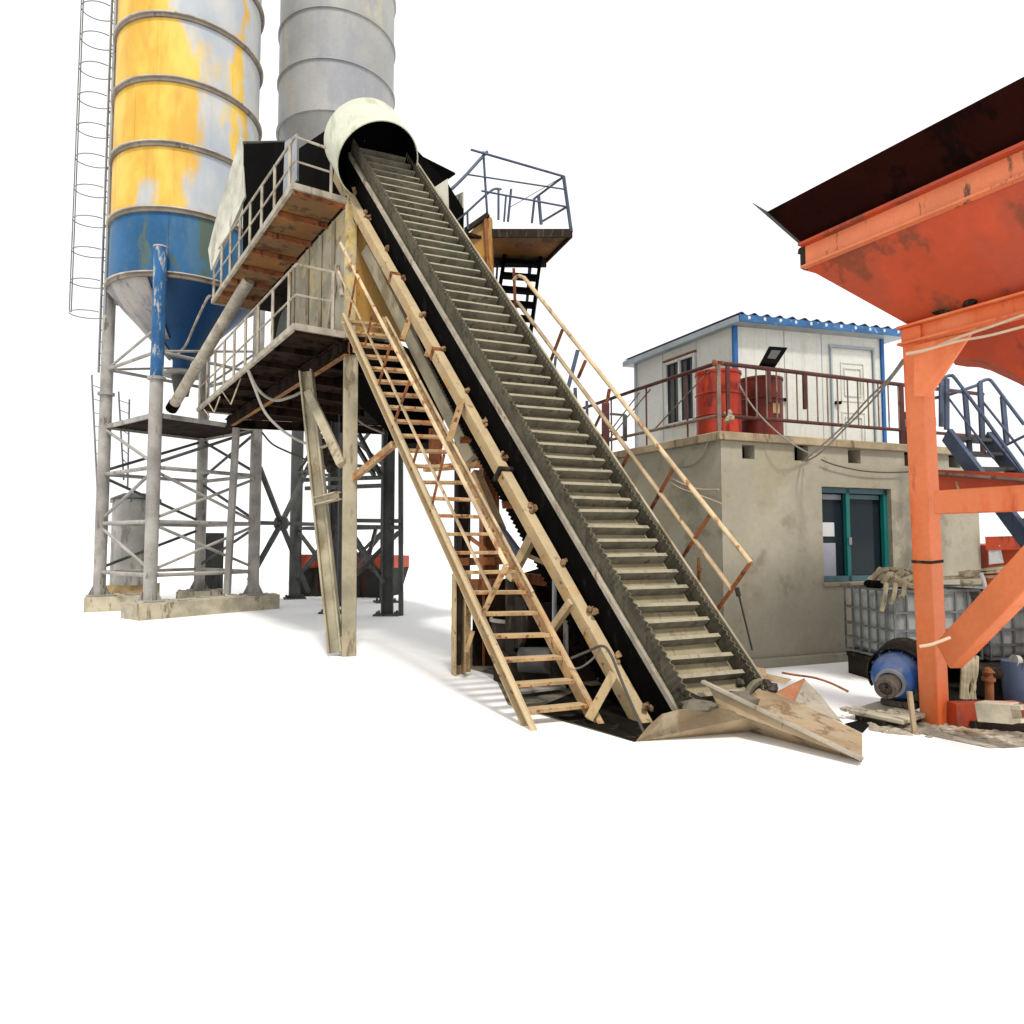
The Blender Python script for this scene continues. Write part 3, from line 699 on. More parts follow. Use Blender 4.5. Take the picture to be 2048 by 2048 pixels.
# idler brackets with clumps of dried mix
rr = random.Random(11)
s = .1
while s < CL-.3:
    b0 = MB(); L_ = rr.uniform(.08,.16)
    b0.bar(CV(s,wb-.02,hb1+.01), CV(s+.02,wb+L_,hb1+.05), .04, .05, n_)
    bo = cv.part('idler_bracket', b0, 'clump', ch if s > sS else ch2)
    b1 = MB()
    for q in range(4):
        b1.lump(CV(s+rr.uniform(-.06,.06), wb+rr.uniform(-.05,.1), hb1+rr.uniform(.0,.07)), rr.uniform(.02,.042), rr.random(), 7)
    make('dried_clump', b1, 'clump', bo, cv.loc)
    s += rr.uniform(.5,.78)
for s in [x*.55+.2 for x in range(15)]:
    cv.part('idler_roller', MB().tube(CV(s,-.06,-.12), CV(s,.76,-.12), .045, 12), 'grimy')
for s in (.85, 2.1, 3.3):
    cv.part('rusty_bearing', MB().lump(CV(s,BW+.07,.02), .05, s, 8), 'rustpipe')
# supports
pp = WZ((917,1350), 0)
cv.part('support_post', MB().channel(pp, xy(pp,1.22), .16, .14, .02, V((1,.4,0))), 'cream', bevel=.005)
cv.part('support_post', MB().bar(pp+V((.1,.25,0)), xy(pp+V((.1,.25,0)),1.25), .06, .1), 'ochre')
pq = W((978,1120), 9.3); pq.z = 0
cv.part('support_post', MB().ibeam(pq, xy(pq,2.9), .22, .22, .03, V((1,.3,0))), 'rustpipe')
pr = W((924,1120), 10.2); pr.z = 0
cv.part('support_post', MB().ibeam(pr, xy(pr,4.4), .2, .2, .03, V((1,.3,0))), 'grimy')
for a, b_, Ya, Yb, m_, w in ((cI(1135,590),cI(945,860),6.9,7.2,'cream',.07), (cI(1455,1150),cI(1270,1490),6.25,6.3,'cream',.08), (cI(860,30),cI(660,420),7.5,7.7,'cream',.09), (cH(0,1305),cH(530,1262),9.2,8.6,'ochre',.08), (cF(1740,370),cF(1932,820),9.0,8.6,'ochre',.12), (cI(560,0),cI(730,230),8.6,8.4,'stairblue',.08)):
    cv.part('frame_brace', MB().bar(W(a,Ya), W(b_,Yb), w, w), m_)
for a, b_, Ya, Yb, m_, w in ((cI(235,285),cI(640,275),8.3,8.5,'rustpipe',.09), (cI(330,470),cI(560,470),8.6,8.6,'rustpipe',.16), (cI(700,400),cI(1000,440),8.2,8.2,'rustpipe',.12), (cI(800,240),cI(1010,330),7.7,7.7,'cream',.05),
    (cI(270,60),cI(262,1080),8.55,8.55,'grimy',.05), (cI(840,430),cI(835,1090),8.3,8.2,'grimy',.07), (cI(1085,650),cI(1090,1010),7.6,7.6,'leg',.05), (cI(370,820),cI(320,980),8.2,8.2,'ochre',.05), (cI(300,60),cI(480,200),8.4,8.4,'rustpipe',.05), (cH(80,1000),cH(80,1300),9.4,9.4,'rustpipe',.16), (cH(290,960),cH(400,1250),9.1,9.0,'greige',.09), (cH(200,1140),cH(360,1140),9.0,9.0,'leg',.07)):
    cv.part('frame_bar', MB().bar(W(a,Ya), W(b_,Yb), w, w), m_)
# slim rod
cv.part('rod', MB().tube(W(cI(1000,430),7.4), W(cI(1000,740),7.4), .025, 10), 'silver')
# hood over the head end
hc = W((757,326), 9.72)
hd = cv.part('head_hood', MB().lathe(hc, [(.59,-.0),(.605,.0),(.605,.62),(.60,.64),(.01,.64),(.01,.62),(.58,.62)], 64, r_), 'hood', label='pale round hood over the top of the belt')
cv.part('hood_lining', MB().lathe(hc, [(.575,.015),(.582,.015),(.582,.61),(.01,.61),(.01,.6),(.575,.6)], 48, r_), 'black', hd)
# hoses hanging at the frame and rope
cv.part('slack_rope', MB().pipe([W(cI(1130,1030),6.5), W(cI(1250,980),6.4), W(cI(1370,935),6.2), W(cI(1440,1010),6.15), W(cI(1530,1230),6.0), W(cI(1690,1600),5.75)], .012, 8), 'cabledark')
cv.part('slack_rope', MB().pipe([W(cI(1040,1040),6.9), W(cI(1170,1110),6.8), W(cI(1290,1040),6.6), W(cI(1360,945),6.3)], .01, 8), 'cable')

# tail feed chute, sandy plates
ch0 = WZ(cJ(1050,1450), 0)
fc = Thing('feed_chute', 'sandy steel feed chute at the foot of the cleated belt', 'chute', ch0)
fc.part('front_plate', MB().plate([WZ(cJ(250,1522),0), WZ(cJ(1050,1452),0), W(cJ(1075,1345),5.75), W(cJ(830,1278),5.85), W(cJ(560,1300),5.75), W(cJ(430,1335),5.7), W(cJ(340,1415),5.66)], V((.01,.03,0))), 'chute')
fc.part('front_plate', MB().plate([WZ(cJ(1050,1452),0), WZ(cJ(1842,1662),0), W(cJ(1842,1640),5.14), W(cJ(1075,1345),5.75)], V((.01,.03,0))), 'chute')
fc.part('ridge_plate', MB().plate([W(cJ(770,1150),6.0), W(cJ(720,1098),6.05), W(cJ(1842,1640),5.13), W(cJ(1842,1655),5.12), W(cJ(830,1278),5.9)], V((.02,.02,0))), 'chute')
fc.part('ridge_edge', MB().bar(W(cJ(720,1098),6.03), W(cJ(1842,1645),5.11), .05, .02), 'railpale')
fc.part('slide_plate', MB().plate([W(cJ(1030,1225),6.15), W(cJ(1110,1150),6.3), W(cJ(1220,1170),6.3), W(cJ(1560,1330),6.0), W(cJ(1842,1470),5.75), W(cJ(1842,1640),5.2), W(cJ(1300,1400),5.6)], V((.01,.02,.0))), 'chute', label='smooth sandy slide plate behind the ridge')
fc.part('back_plate', MB().plate([W(cJ(1370,1245),6.25), W(cJ(1440,1085),6.5), W(cJ(1550,1200),6.4), W(cJ(1710,1395),6.05), W(cJ(1560,1325),6.1)], V((0,.02,0))), 'railpale')
fc.part('orange_plate', MB().plate([W(cJ(1225,1185),6.35), W(cJ(1440,1078),6.5), W(cJ(1375,1240),6.3)], V((0,.02,0))), 'chuteorange')
fc.part('tail_plate', MB().plate([W(cJ(540,1150),6.05), W(cJ(600,1155),6.1), W(cJ(830,1270),5.95), W(cJ(620,1290),5.9)], V((0,.02,0))), 'grimy')
fc.part('rear_board', MB().plate([W(cJ(1080,1000),6.7), W(cJ(1160,1010),6.75), W(cJ(1170,1045),6.75), W(cJ(1345,1085),6.65), W(cJ(1300,1120),6.6), W(cJ(1110,1075),6.6)], V((0,.03,0))), 'chute')
fc.part('belt_scraper', MB().pipe([W(cJ(1030,1215),6.2), W(cJ(1050,1160),6.25), W(cJ(1090,1115),6.3), W(cJ(1130,1100),6.35)], .035, 8), 'beltwall')
for i, (x, y) in enumerate(((1160,1105),(1185,1125),(1210,1150),(1150,1135),(980,1110),(640,1180))):
    fc.part('scrap_lump', MB().lump(W(cJ(x,y),6.32), .035+.01*(i%3), i, 9), 'motorgrey')
fc.part('spill', MB().lump(W(cJ(960,1230),5.95), .12, 8, 10, (1.6,1,.6)).lump(W(cJ(700,1270),5.85), .1, 9, 10, (1.8,1,.5)), 'apron')
fc.part('bent_strip', MB().pipe([W(cJ(1280,1038),6.8), W(cJ(1380,1055),6.8), W(cJ(1500,1072),6.7), W(cJ(1620,1110),6.6), W(cJ(1745,1170),6.5)], .011, 6), 'rustpipe')

# ------------------------------------------------------------------ stair beside the conveyor
A0 = W((1047,1421), 6.25); A1 = W((695,645), 9.45); B0 = W((1170,1411), 6.44); B1 = W((770,645), 9.6)
B0.z = A0.z; B1.z = A1.z
sr = (A1-A0).normalized(); sc_ = (B0-A0).normalized(); sn = sc_.cross(sr).normalized()
st = Thing('steel_stair', 'long rusty ochre stair left of the conveyor', 'stair', xy((A0+B0)/2, 0))
ext = -.25
for a, b_, sg in ((A0,A1,-1), (B0,B1,1)):
    st.part('stringer', MB().channel(a+(b_-a)*(-.045)+sc_*(sg*.02), b_+(b_-a)*.02+sc_*(sg*.02), .06, .15, .014, sn, -sg), 'cream' if sg < 0 else 'ochre', bevel=.004)
NT = 24
for i in range(NT):
    t = i/(NT-1); a = lerp(A0,A1,t); b_ = lerp(B0,B1,t); q = sc_.cross(V((0,0,1))).normalized()
    dz = V((0,0,random.uniform(-.006,.006)))
    st.part('tread', MB().bar(a+dz+V((0,0,.0)), b_+dz*-1, .13, .035), 'ochre', bevel=.003)
def SVt(t, h): return lerp(A0,A1,t)+sn*h
def fitS(p):
    d = ray(p); o = V((0,0,CAMZ)); nn = sr.cross(sn).normalized()
    return o+d*((A0-o).dot(nn)/d.dot(nn))
hr = st.part('handrail', MB().pipe([fitS((1013,1130)), fitS((850,812)), fitS((681,486))], .021, 8, 1), 'railtan')
st.part('mid_rail', MB().pipe([fitS((984,1185)), fitS((830,868)), fitS((677,543))], .017, 8, 1), 'railtan', hr)
st.part('rail_post', MB().bar(fitS((956,1247)), fitS((1013,1130)), .04, .04), 'ochre', hr)
for a, b_ in ((cE(1215,150),cE(1150,520)), (cE(1345,430),cE(1275,740)), (cE(1480,700),cE(1370,1080)), (cE(1625,990),cE(1490,1370)), (cE(1690,1500),cE(1635,1700)), (cF(1500,230),cF(1390,690))):
    st.part('rail_post', MB().bar(fitS(a), fitS(b_), .024, .024), 'rustpipe', hr)
def SVb(t, h): return lerp(B0,B1,t)+sn*h
hr2 = st.part('handrail', MB().pipe([SVb(.2,.13), SVb(.6,.13), SVb(1.0,.14)], .016, 8, 1), 'railtan')
for t in (.25, .5, .75, .95):
    st.part('rail_post', MB().bar(SVb(t-.01,.0), SVb(t+.0,.13), .025, .025), 'ochre', hr2)

# hand rails on the far side of the conveyor
rt = Thing('conveyor_handrail', 'long tan pipe handrail along the right edge of the belt', 'handrail', xy(CV(.9,BW+.1,0), 0))
def fit(p, w):      # point of the plane across the belt at offset w from its left edge
    d = ray(p); o = V((0,0,CAMZ)); nn = r_.cross(n_)
    nn = nn.normalized(); q = CV(0, w, 0)
    t = (q-o).dot(nn)/d.dot(nn); return o+d*t
wr = BW+.12
e0 = fit(cK(905,1690), wr); e1 = fit((1048,555), wr); f0 = fit(cK(785,1865), wr); f1 = fit((1035,604), wr)
rt.part('top_rail', MB().tube(e0, e1, .024, 12), 'railtan')
rt.part('lower_rail', MB().tube(f0, f1, .024, 12), 'railtan')
for a, b_ in ((cK(905,1690),cJ(812,615)), (cK(640,1390),cK(440,1700)), (cK(410,1080),cK(235,1400)), (cK(125,985),cK(50,1130)), (cH(1240,470),cH(1185,600)), (cH(1062,230),cH(945,540)), (cH(1425,690),cH(1405,800)), (cG(1420,1300),cG(1435,1700))):
    rt.part('rail_post', MB().tube(fit(a, wr), fit(b_, wr), .02, 10), 'rustpipe')
rt.part('top_bend', MB().pipe([fit((1048,555),wr), fit((1036,552),wr), fit((1027,560),wr)], .022, 10), 'railtan')
rt.part('loose_rod', MB().tube(fit(cK(570,1660), wr), fit(cK(575,1870), wr), .016, 8).lump(fit(cK(578,1740),wr), .03, 2), 'rustpipe')
bs = Thing('brace_rail', 'dark blue grey railing behind the belt near the platform ladder', 'handrail', xy(W(cH(1120,760),10.3), 0))
for a, b_, w in ((cH(1180,390),cH(1095,720),.06), (cH(1160,680),cH(1165,830),.05), (cH(1010,440),cH(995,600),.04), (cH(1250,780),cH(1255,980),.04), (cH(800,360),cH(1300,1040),.08), (cH(1120,700),cH(1080,740),.06)):
    bs.part('bar', MB().bar(W(a,10.3), W(b_,10.3), w, w), 'stairblue')

# ------------------------------------------------------------------ access platform on the right of the shed
Yn, Yf = 11.3, 12.35
pn0 = W(cG(1245,935), Yn); pn1 = W(cG(1868,1030), Yn); pz = pn1.z
pn0.z = pz
pf0 = W(cG(1250,1165), Yf); pf1 = W(cG(1672,1190), Yf); pf0.z = pz; pf1.z = pz
ap = Thing('access_platform', 'rusty undersided platform with thin railings right of the shed', 'platform', xy((pn0+pf1)/2, 0))
ap.part('deck', MB().plate([pn0, pn1, pf1, pf0], V((0,0,.06))), 'deckunder')
ap.part('toe_board', MB().bar(pn0, pn1, .03, .14).bar(pn1, pf1, .03, .14), 'grimy')
ap.part('deck_beam', MB().bar(pf0-V((0,0,.05)), pf1-V((0,0,.05)), .1, .18), 'grimy')
def gl_(a, b_, Ya, Yb, r=.02, nm='railing_bar', m='stairblue'):
    ap.part(nm, MB().tube(W(cG(*a),Ya), W(cG(*b_),Yb), r, 8), m)
gl_((1865,1020),(1805,590),Yn,Yn,.03,'corner_post'); gl_((1215,880),(1185,400),Yn,Yn,.02,'rail_post')
gl_((1088,383),(1805,590),Yn-.1,Yn,.02,'top_rail'); gl_((1058,575),(1812,690),Yn-.05,Yn,.014,'mid_rail'); gl_((1170,702),(1832,826),Yn,Yn,.017,'low_rail')
gl_((1805,592),(1575,765),Yn,Yf,.02,'side_rail'); gl_((1830,826),(1630,945),Yn,Yf,.02,'side_rail')
ap.part('bent_rail', MB().pipe([W(cG(1215,400),Yn), W(cG(1140,480),11.2), W(cG(1050,580),11.1), W(cG(960,670),11.0), W(cG(800,805),10.9)], .026, 8), 'stairblue')
ap.part('bent_rail', MB().pipe([W(cG(1320,690),11.8), W(cG(1265,690),11.6), W(cG(1180,755),11.3), W(cG(1060,865),11.1), W(cG(915,990),10.9)], .02, 8), 'stairblue')
gl_((1062,870),(1065,1000),11.1,11.1,.018,'rail_post'); gl_((1302,690),(1302,925),11.7,11.7,.02,'rail_post')
gl_((1360,740),(1345,940),11.9,11.9,.018,'ladder_rail'); gl_((1400,690),(1375,940),11.9,11.9,.022,'ladder_rail')
gl_((1580,760),(1560,950),12,12,.022,'ladder_rail'); gl_((1612,740),(1632,960),12,12,.03,'ladder_rail')
gl_((1390,830),(1800,592),11.8,Yn,.006,'wire')
a0, a1, b0, b1 = W(cG(1355,1180),12.2), W(cG(1240,1900),12.2), W(cG(1630,1200),12.3), W(cG(1530,1930),12.3)
lad = ap.part('ladder', MB().bar(a0, a1, .06, .14).bar(b0, b1, .06, .14), 'black')
for i in range(9):
    t = .1+i*.145
    ap.part('tread', MB().bar(lerp(a0,a1,t), lerp(b0,b1,t), .16, .08), 'black', lad)
for a, b_ in (((1300,1180),(1275,1560)), ((1560,1200),(1525,1560)), ((1545,1200),(1510,1700)), ((1600,1500),(1545,1900))):
    gl_(a, b_, 12.4, 12.4, .02, 'hand_rail')
for q in ((1460,1700), (1520,1805), (1400,1650)):
    ap.part('clump', MB().lump(W(cG(*q),12.1), .09, q[0], 8), 'grimy')
ap.part('yellow_panel', MB().plate([W(cG(1000,1120),11.2), W(cG(1030,1075),11.2), W(cG(1205,900),11.2), W(cG(1245,905),11.25), W(cG(1262,1520),11.25), W(cG(1080,1440),11.2)], V((.02,.1,0))), 'yellowpanel', label='ochre side panel under the platform')
ap.part('panel_edge', MB().bar(W(cG(1200,910),11.15), W(cG(1240,1500),11.15), .05, .06), 'rustpipe')
ap.part('panel_cap', MB().bar(W(cG(960,1070),11.15), W(cG(1225,885),11.15), .08, .07), 'grimy')

# ------------------------------------------------------------------ concrete building
bu = V((.93,.367,0)).normalized(); bv = V((-.45,.893,0)).normalized(); BC = V((2.66,8.86,0))
def wt(px):      # distance along the right wall for an image column
    k = (px-1024)/FPX; return (k*BC.y-BC.x)/(bu.x-k*bu.y)
bd = Thing('concrete_building', 'small cement rendered building with a flat slab roof, teal window', 'building', BC)
WH = 2.90; TH = .2; RL = 4.75; LLn = 3.6
def hole_wall(O, du, dn, L, H, th, holes):
    us = sorted({0, L, *[h[0] for h in holes], *[h[1] for h in holes]}); zs = sorted({0, H, *[h[2] for h in holes], *[h[3] for h in holes]})
    mb = MB()
    P = lambda u, z, k: O+du*u+V((0,0,z))+dn*(th*k)
    ins = lambda u, z: any(h[0] < u < h[1] and h[2] < z < h[3] for h in holes)
    for i in range(len(us)-1):
        for j in range(len(zs)-1):
            u0, u1, z0, z1 = us[i], us[i+1], zs[j], zs[j+1]
            if ins((u0+u1)/2, (z0+z1)/2): continue
            mb.add([P(u0,z0,0), P(u1,z0,0), P(u1,z1,0), P(u0,z1,0)], [(0,1,2,3)])
            mb.add([P(u0,z0,1), P(u1,z0,1), P(u1,z1,1), P(u0,z1,1)], [(3,2,1,0)])
    for u0, u1, z0, z1 in holes+[(0,L,0,H)]:
        for a, b_ in (((u0,z0),(u1,z0)), ((u1,z0),(u1,z1)), ((u1,z1),(u0,z1)), ((u0,z1),(u0,z0))):
            mb.add([P(*a,0), P(*b_,0), P(*b_,1), P(*a,1)], [(0,1,2,3)])
    return mb
inn = V((-bu.y, bu.x, 0)); 
w0, w1 = wt(1645), wt(1784); wz0, wz1 = 1.06, 2.36
holes = [(w0,w1,wz0,wz1)]
for px0, px1, y0, y1 in ((1487,1512,889,917), (1592,1620,888,921), (1700,1725,898,926), (1813,1838,903,932), (1902,1925,910,935)):
    u0, u1 = wt(px0), wt(px1); Yc = BC.y+bu.y*(u0+u1)/2
    holes.append((u0, u1, CAMZ+(HORIZON-y1)/FPX*Yc, CAMZ+(HORIZON-y0)/FPX*Yc))
bd.part('front_wall', hole_wall(BC, bu, inn, RL, WH, TH, holes), 'concrete', smooth=0)
e_ = BC+bu*RL
bd.part('side_wall', MB().hexa([BC+bu*.002, BC+bv*LLn, BC+bv*LLn+bu*TH, BC+bu*TH+inn*TH*1.0, *[p+V((0,0,WH)) for p in (BC+bu*.002, BC+bv*LLn, BC+bv*LLn+bu*TH, BC+bu*TH+inn*TH*1.0)]]), 'concrete', smooth=0)
bd.part('end_wall', MB().hexa([e_-bu*TH+inn*TH, e_+inn*TH, e_+inn*3.2, e_-bu*TH+inn*3.2, *[p+V((0,0,WH)) for p in (e_-bu*TH+inn*TH, e_+inn*TH, e_+inn*3.2, e_-bu*TH+inn*3.2)]]), 'concrete', smooth=0)
bd.part('rear_wall', MB().hexa([BC+bv*LLn, e_+inn*3.2, e_+inn*3.4, BC+bv*(LLn+.2), *[p+V((0,0,WH)) for p in (BC+bv*LLn, e_+inn*3.2, e_+inn*3.4, BC+bv*(LLn+.2))]]), 'concrete', smooth=0)
s0 = BC-bu*.07-inn*.07
slab = bd.part('roof_slab', MB().plate([xy(s0,WH), xy(BC+bu*(RL-.35)-inn*.07,WH), xy(BC+bu*(RL+.1)+inn*3.3,WH), xy(BC+bv*(LLn+.3)-bu*.07,WH)], V((0,0,.11))), 'slabedge', bevel=.012)
bd.part('plinth', MB().bar(BC-inn*.03+bu*.15+V((0,0,.06)), e_-inn*.03+V((0,0,.05)), .05, .13), 'concrete', bevel=.02)
# window
def wp(u, z, k=0.0): return BC+bu*u+V((0,0,z))+inn*k
fr = MB(); k = .1
win = bd.part('window', MB().plate([wp(w0,wz0,k+.06), wp(w1,wz0,k+.06), wp(w1,wz1,k+.06), wp(w0,wz1,k+.06)], inn*.01), 'glass')
wm = w0+(w1-w0)*.42
for a, b_, ww, mt in (((w0,wz0+.04),(w1,wz0+.04),.08,'tealgrey'), ((w0,wz1-.04),(w1,wz1-.04),.07,'tealgrey'), ((w1-.035,wz0),(w1-.035,wz1),.07,'teal'), ((wm,wz0),(wm,wz1),.065,'teal'), ((w0+.02,wz0),(w0+.02,wz1),.035,'tealgrey')):
    bd.part('frame', MB().bar(wp(a[0],a[1],k), wp(b_[0],b_[1],k), .06, ww, bu if a[0] == b_[0] else V((0,0,1))), mt, win)
bd.part('sash_rail', MB().bar(wp(wm+.06,wz1-.12,k+.035), wp(w1-.1,wz1-.12,k+.035), .03, .06), 'tealgrey', win)
bd.part('sash_rail', MB().bar(wp(w0+.02,wz1-.13,k+.05), wp(wm-.05,wz1-.13,k+.05), .02, .07), 'silver', win)
bd.part('latch', MB().box(wp(wm+.01,1.62,k-.04), .04, .03, .1), 'silver', win)
def pz_(px, py):      # picture spot -> wall coordinates
    u = wt(px); Yc = BC.y+bu.y*u; return u, CAMZ+(HORIZON-py)/FPX*Yc
u0, z1 = pz_(*cK(1378,1430)); u1, z0 = pz_(*cK(1497,1522)); u0 = max(u0, w0+.05)
bd.part('paper_notice', MB().plate([wp(u0,z0,k+.045), wp(u1,z0,k+.045), wp(u1,z1,k+.045), wp(u0,z1,k+.045)], inn*.004), 'paper', win)
u0, z1 = pz_(*cK(1385,1565)); u1, z0 = pz_(*cK(1502,1785)); u0 = max(u0, w0+.05)
bd.part('lower_card', MB().plate([wp(u0,z0,k+.045), wp(u1,z0,k+.045), wp(u1,z1,k+.045), wp(u0,z1,k+.045)], inn*.004), 'lilac', win)
bd.part('sill', MB().bar(wp(w0-.02,wz0-.03,.0), wp(w1+.02,wz0-.03,.0), .06, .05), 'slabedge', win, bevel=.01)
SZ = WH+.11
# railing on the slab edge
rg = Thing('roof_railing', 'dark red pipe railing around the flat roof of the concrete building', 'railing', xy(BC,SZ))
rc = BC-bu*.02-inn*.0
re = BC+bu*4.95; rlft = BC+bv*3.3-bu*.02
def rz(p, z): return xy(p, z)
th_, tl_ = 3.88, 3.22
top = rg.part('top_rail', MB().pipe([rz(rlft,th_-.02), rz(lerp(rlft,rc,.5),th_+.01), rz(rc,th_+.02)], .026, 10, 1), 'maroon')
rg.part('top_rail', MB().pipe([rz(rc,th_+.02), rz(re,th_)], .028, 10, 1), 'maroon')
rg.part('lower_rail', MB().pipe([rz(rlft,tl_), rz(rc,tl_)], .022, 10, 1), 'railgrey')
rg.part('lower_rail', MB().pipe([rz(rc,tl_), rz(re,tl_)], .024, 10, 1), 'maroon')
rg.part('corner_post', MB().bar(rz(rc,SZ), rz(rc,th_), .05, .05), 'railgrey')
for px, bot, w in ((cK(775,0)[0],tl_,.045), (cK(1045,0)[0],3.45,.04), (cK(1275,0)[0],3.4,.045)):
    q = BC+bu*wt(px)*1.0; rg.part('post', MB().bar(rz(q,bot), rz(q,th_), w, w), 'maroon')
rg.part('post', MB().bar(rz(BC+bu*wt(1810),SZ), rz(BC+bu*wt(1810),th_), .06, .06), 'maroon')
for i in range(16):
    px = cK(895+i*66,0)[0]
    q = BC+bu*wt(px); rg.part('baluster', MB().tube(rz(q,tl_), rz(q,th_), .011, 8), 'railgrey')
for t in (.18, .45, .72, .98):
    q = lerp(rc, rlft, t); rg.part('post', MB().bar(rz(q,SZ), rz(q,th_), .022, .022), 'maroon')
q = lerp(rc, rlft, .1)
for t0, t1 in ((.05,.4), (.42,.75), (.5,.8)):
    rg.part('tie_rod', MB().tube(rz(lerp(rc,rlft,t0),th_-.05), rz(lerp(rc,rlft,t1),tl_), .01, 6), 'railgrey')
kn = MB(); q = rz(BC+bu*wt(cK(785,0)[0]), tl_)
for i in range(9): kn.lump(q+V((random.uniform(-.05,.05), random.uniform(-.04,.04), random.uniform(-.06,.06))), .04, i, 7)
rg.part('cloth_knot', kn, 'rope'); kn = MB()
for i in range(5): kn.lump(rz(rc,th_+.02)+V((random.uniform(-.06,.05), 0, random.uniform(-.03,.02))), .035, i, 7)
rg.part('wrapped_joint', kn, 'rustpipe')
rg.part('end_post', MB().tube(rz(BC+bu*4.9,SZ-.05), rz(BC+bu*4.9,th_+.02), .04, 10), 'maroon')
# small brown post group at the left edge of the slab
br = Thing('stub_fence', 'brown stub post with a small square frame at the left slab edge', 'fence', W(cH(1400,1150),10.0))
br.part('post', MB().bar(W(cH(1395,1160),10.0), W(cH(1395,800),10.0), .1, .1), 'maroon')
br.part('frame', MB().bar(W(cH(1430,880),10.0), W(cH(1550,890),10.0), .03, .03).bar(W(cH(1545,890),10.0), W(cH(1545,1090),10.0), .06, .04), 'darksteel')
br.part('brace', MB().bar(W(cH(1360,880),10.0), W(cH(1280,1050),10.0), .04, .04).bar(W(cH(1270,1020),10.0), W(cH(1420,1080),10.0), .04, .06), 'maroon')

# drums on the roof
def drum(name, x, y, m1, label):
    t = Thing(name, label, 'drum', V((x,y,SZ)), 'red drums on the flat roof'); c = V((x,y,SZ)); r = .295
    t.part('body', MB().lathe(c, [(.01,.0),(r,.0),(r,.27),(r+.015,.285),(r,.30),(r,.56),(r+.015,.575),(r,.59),(r,.86),(.01,.86)], 48), m1)
    t.part('rim', MB().lathe(c, [(r-.02,.85),(r+.012,.85),(r+.012,.885),(r-.02,.885)], 48), m1)
    t.part('bung', MB().tube(c+V((.15,0,.86)), c+V((.15,0,.885)), .035, 12), 'grimy')
    return t
d1 = drum('steel_drum', 2.80, 9.40, 'drumred', 'bright red drum at the corner of the railing')
d2 = drum('steel_drum', 3.51, 9.78, 'drumdark', 'dark red drum with a pale sticker, behind the railing')
a = R(250); c = V((3.51,9.78,SZ))
lb = MB()
pts = []
for i in range(5):
    aa = R(-78+i*6); pts.append(V((math.cos(aa)*.299, math.sin(aa)*.299, 0)))
for i in range(4):
    lb.add([c+pts[i]+V((0,0,.36)), c+pts[i+1]+V((0,0,.36)), c+pts[i+1]+V((0,0,.5)), c+pts[i]+V((0,0,.5))], [(0,1,2,3)])
d2.part('sticker', lb, 'tan')
# red item at right end of roof
r3 = Thing('short_barrel', 'half hidden maroon barrel beside the orange column on the roof', 'drum', xy(BC+bu*4.0+inn*.35, SZ))
c = xy(BC+bu*4.0+inn*.35, SZ)
r3.part('body', MB().lathe(c, [(.01,0),(.2,0),(.22,.3),(.2,.6),(.01,.6)], 32), 'maroon'); r3.part('band', MB().lathe(c, [(.21,.36),(.225,.36),(.225,.48),(.21,.48)], 32), 'silver')

# floodlight
F = [W(cK(1025,297),9.45), W(cK(1145,305),9.55), W(cK(1075,412),9.15), W(cK(968,403),9.05)]
fd = Thing('floodlight', 'black floodlight tilted upward above the roof railing', 'lamp', (F[0]+F[2])/2)
nrm = (F[1]-F[0]).cross(F[3]-F[0]).normalized()
if nrm.y > 0: nrm = -nrm
fd.part('housing', MB().plate(F, -nrm*.06), 'black', bevel=.006)
cc = sum(F, V())/4
fd.part('lens', MB().plate([cc+(p-cc)*.5+nrm*.004 for p in F], nrm*.003), 'lampglass')
fd.part('bracket', MB().bar(cc-nrm*.05, xy(BC+bu*wt(1533),th_), .03, .03), 'black')

# ------------------------------------------------------------------ cabin on the roof
K_ = V((3.72,11.5,SZ)); cu = V((.965,.262,0)).normalized(); cvv = V((-.44,.897,0)).normalized(); CLr, CLl, CHt = 2.95, 2.74, 2.2
cbn = Thing('site_cabin', 'white panel cabin with blue trim standing on the concrete building', 'cabin', K_)
cin = V((-cu.y,cu.x,0)); cil = V((cvv.y,-cvv.x,0))
def kp(u, z, k=0.0): return K_+cu*u+V((0,0,z))+cin*k
def kl(v, z, k=0.0): return K_+cvv*v+V((0,0,z))+cil*k
def panel_wall(P, L, H, mat, nm, seam):
    mb = MB(); n = int(L/.12)
    for i in range(n):      # shallow ribs: every other strip set back 3 mm
        a, b_ = L*i/n, L*(i+1)/n; k = 0 if i % 2 else .003
        mb.hexa([P(a,0,k), P(b_,0,k), P(b_,0,.06), P(a,0,.06), P(a,H,k), P(b_,H,k), P(b_,H,.06), P(a,H,.06)])
    w = cbn.part(nm, mb, mat, smooth=0)
    for s_ in seam: cbn.part('seam', MB().bar(P(s_,0,-.002), P(s_,H,-.002), .012, .008, cu), 'roofgrey', w)
    return w
panel_wall(kp, CLr, CHt, 'cabinwall', 'front_wall', (.95,1.7)); panel_wall(kl, CLl, CHt, 'cabinwall', 'side_wall', (.95,1.9))
far = K_+cu*CLr+cvv*CLl
cbn.part('rear_wall', MB().plate([K_+cvv*CLl, far, far+V((0,0,CHt)), K_+cvv*CLl+V((0,0,CHt))], V((0,.04,0))), 'cabinwall')
cbn.part('end_wall', MB().plate([K_+cu*CLr, far, far+V((0,0,CHt)), K_+cu*CLr+V((0,0,CHt))], V((.04,0,0))), 'cabinwall')
cbn.part('corner_trim', MB().bar(K_-cu*.01-cin*.012, K_-cu*.01-cin*.012+V((0,0,CHt)), .07, .07, cu), 'trimblue')
cbn.part('corner_trim', MB().bar(kp(CLr,0,-.01), kp(CLr,CHt,-.01), .06, .06, cu), 'trimblue')
cbn.part('corner_trim', MB().bar(kl(CLl,0,-.01), kl(CLl,CHt,-.01), .06, .06, cu), 'roofgrey')
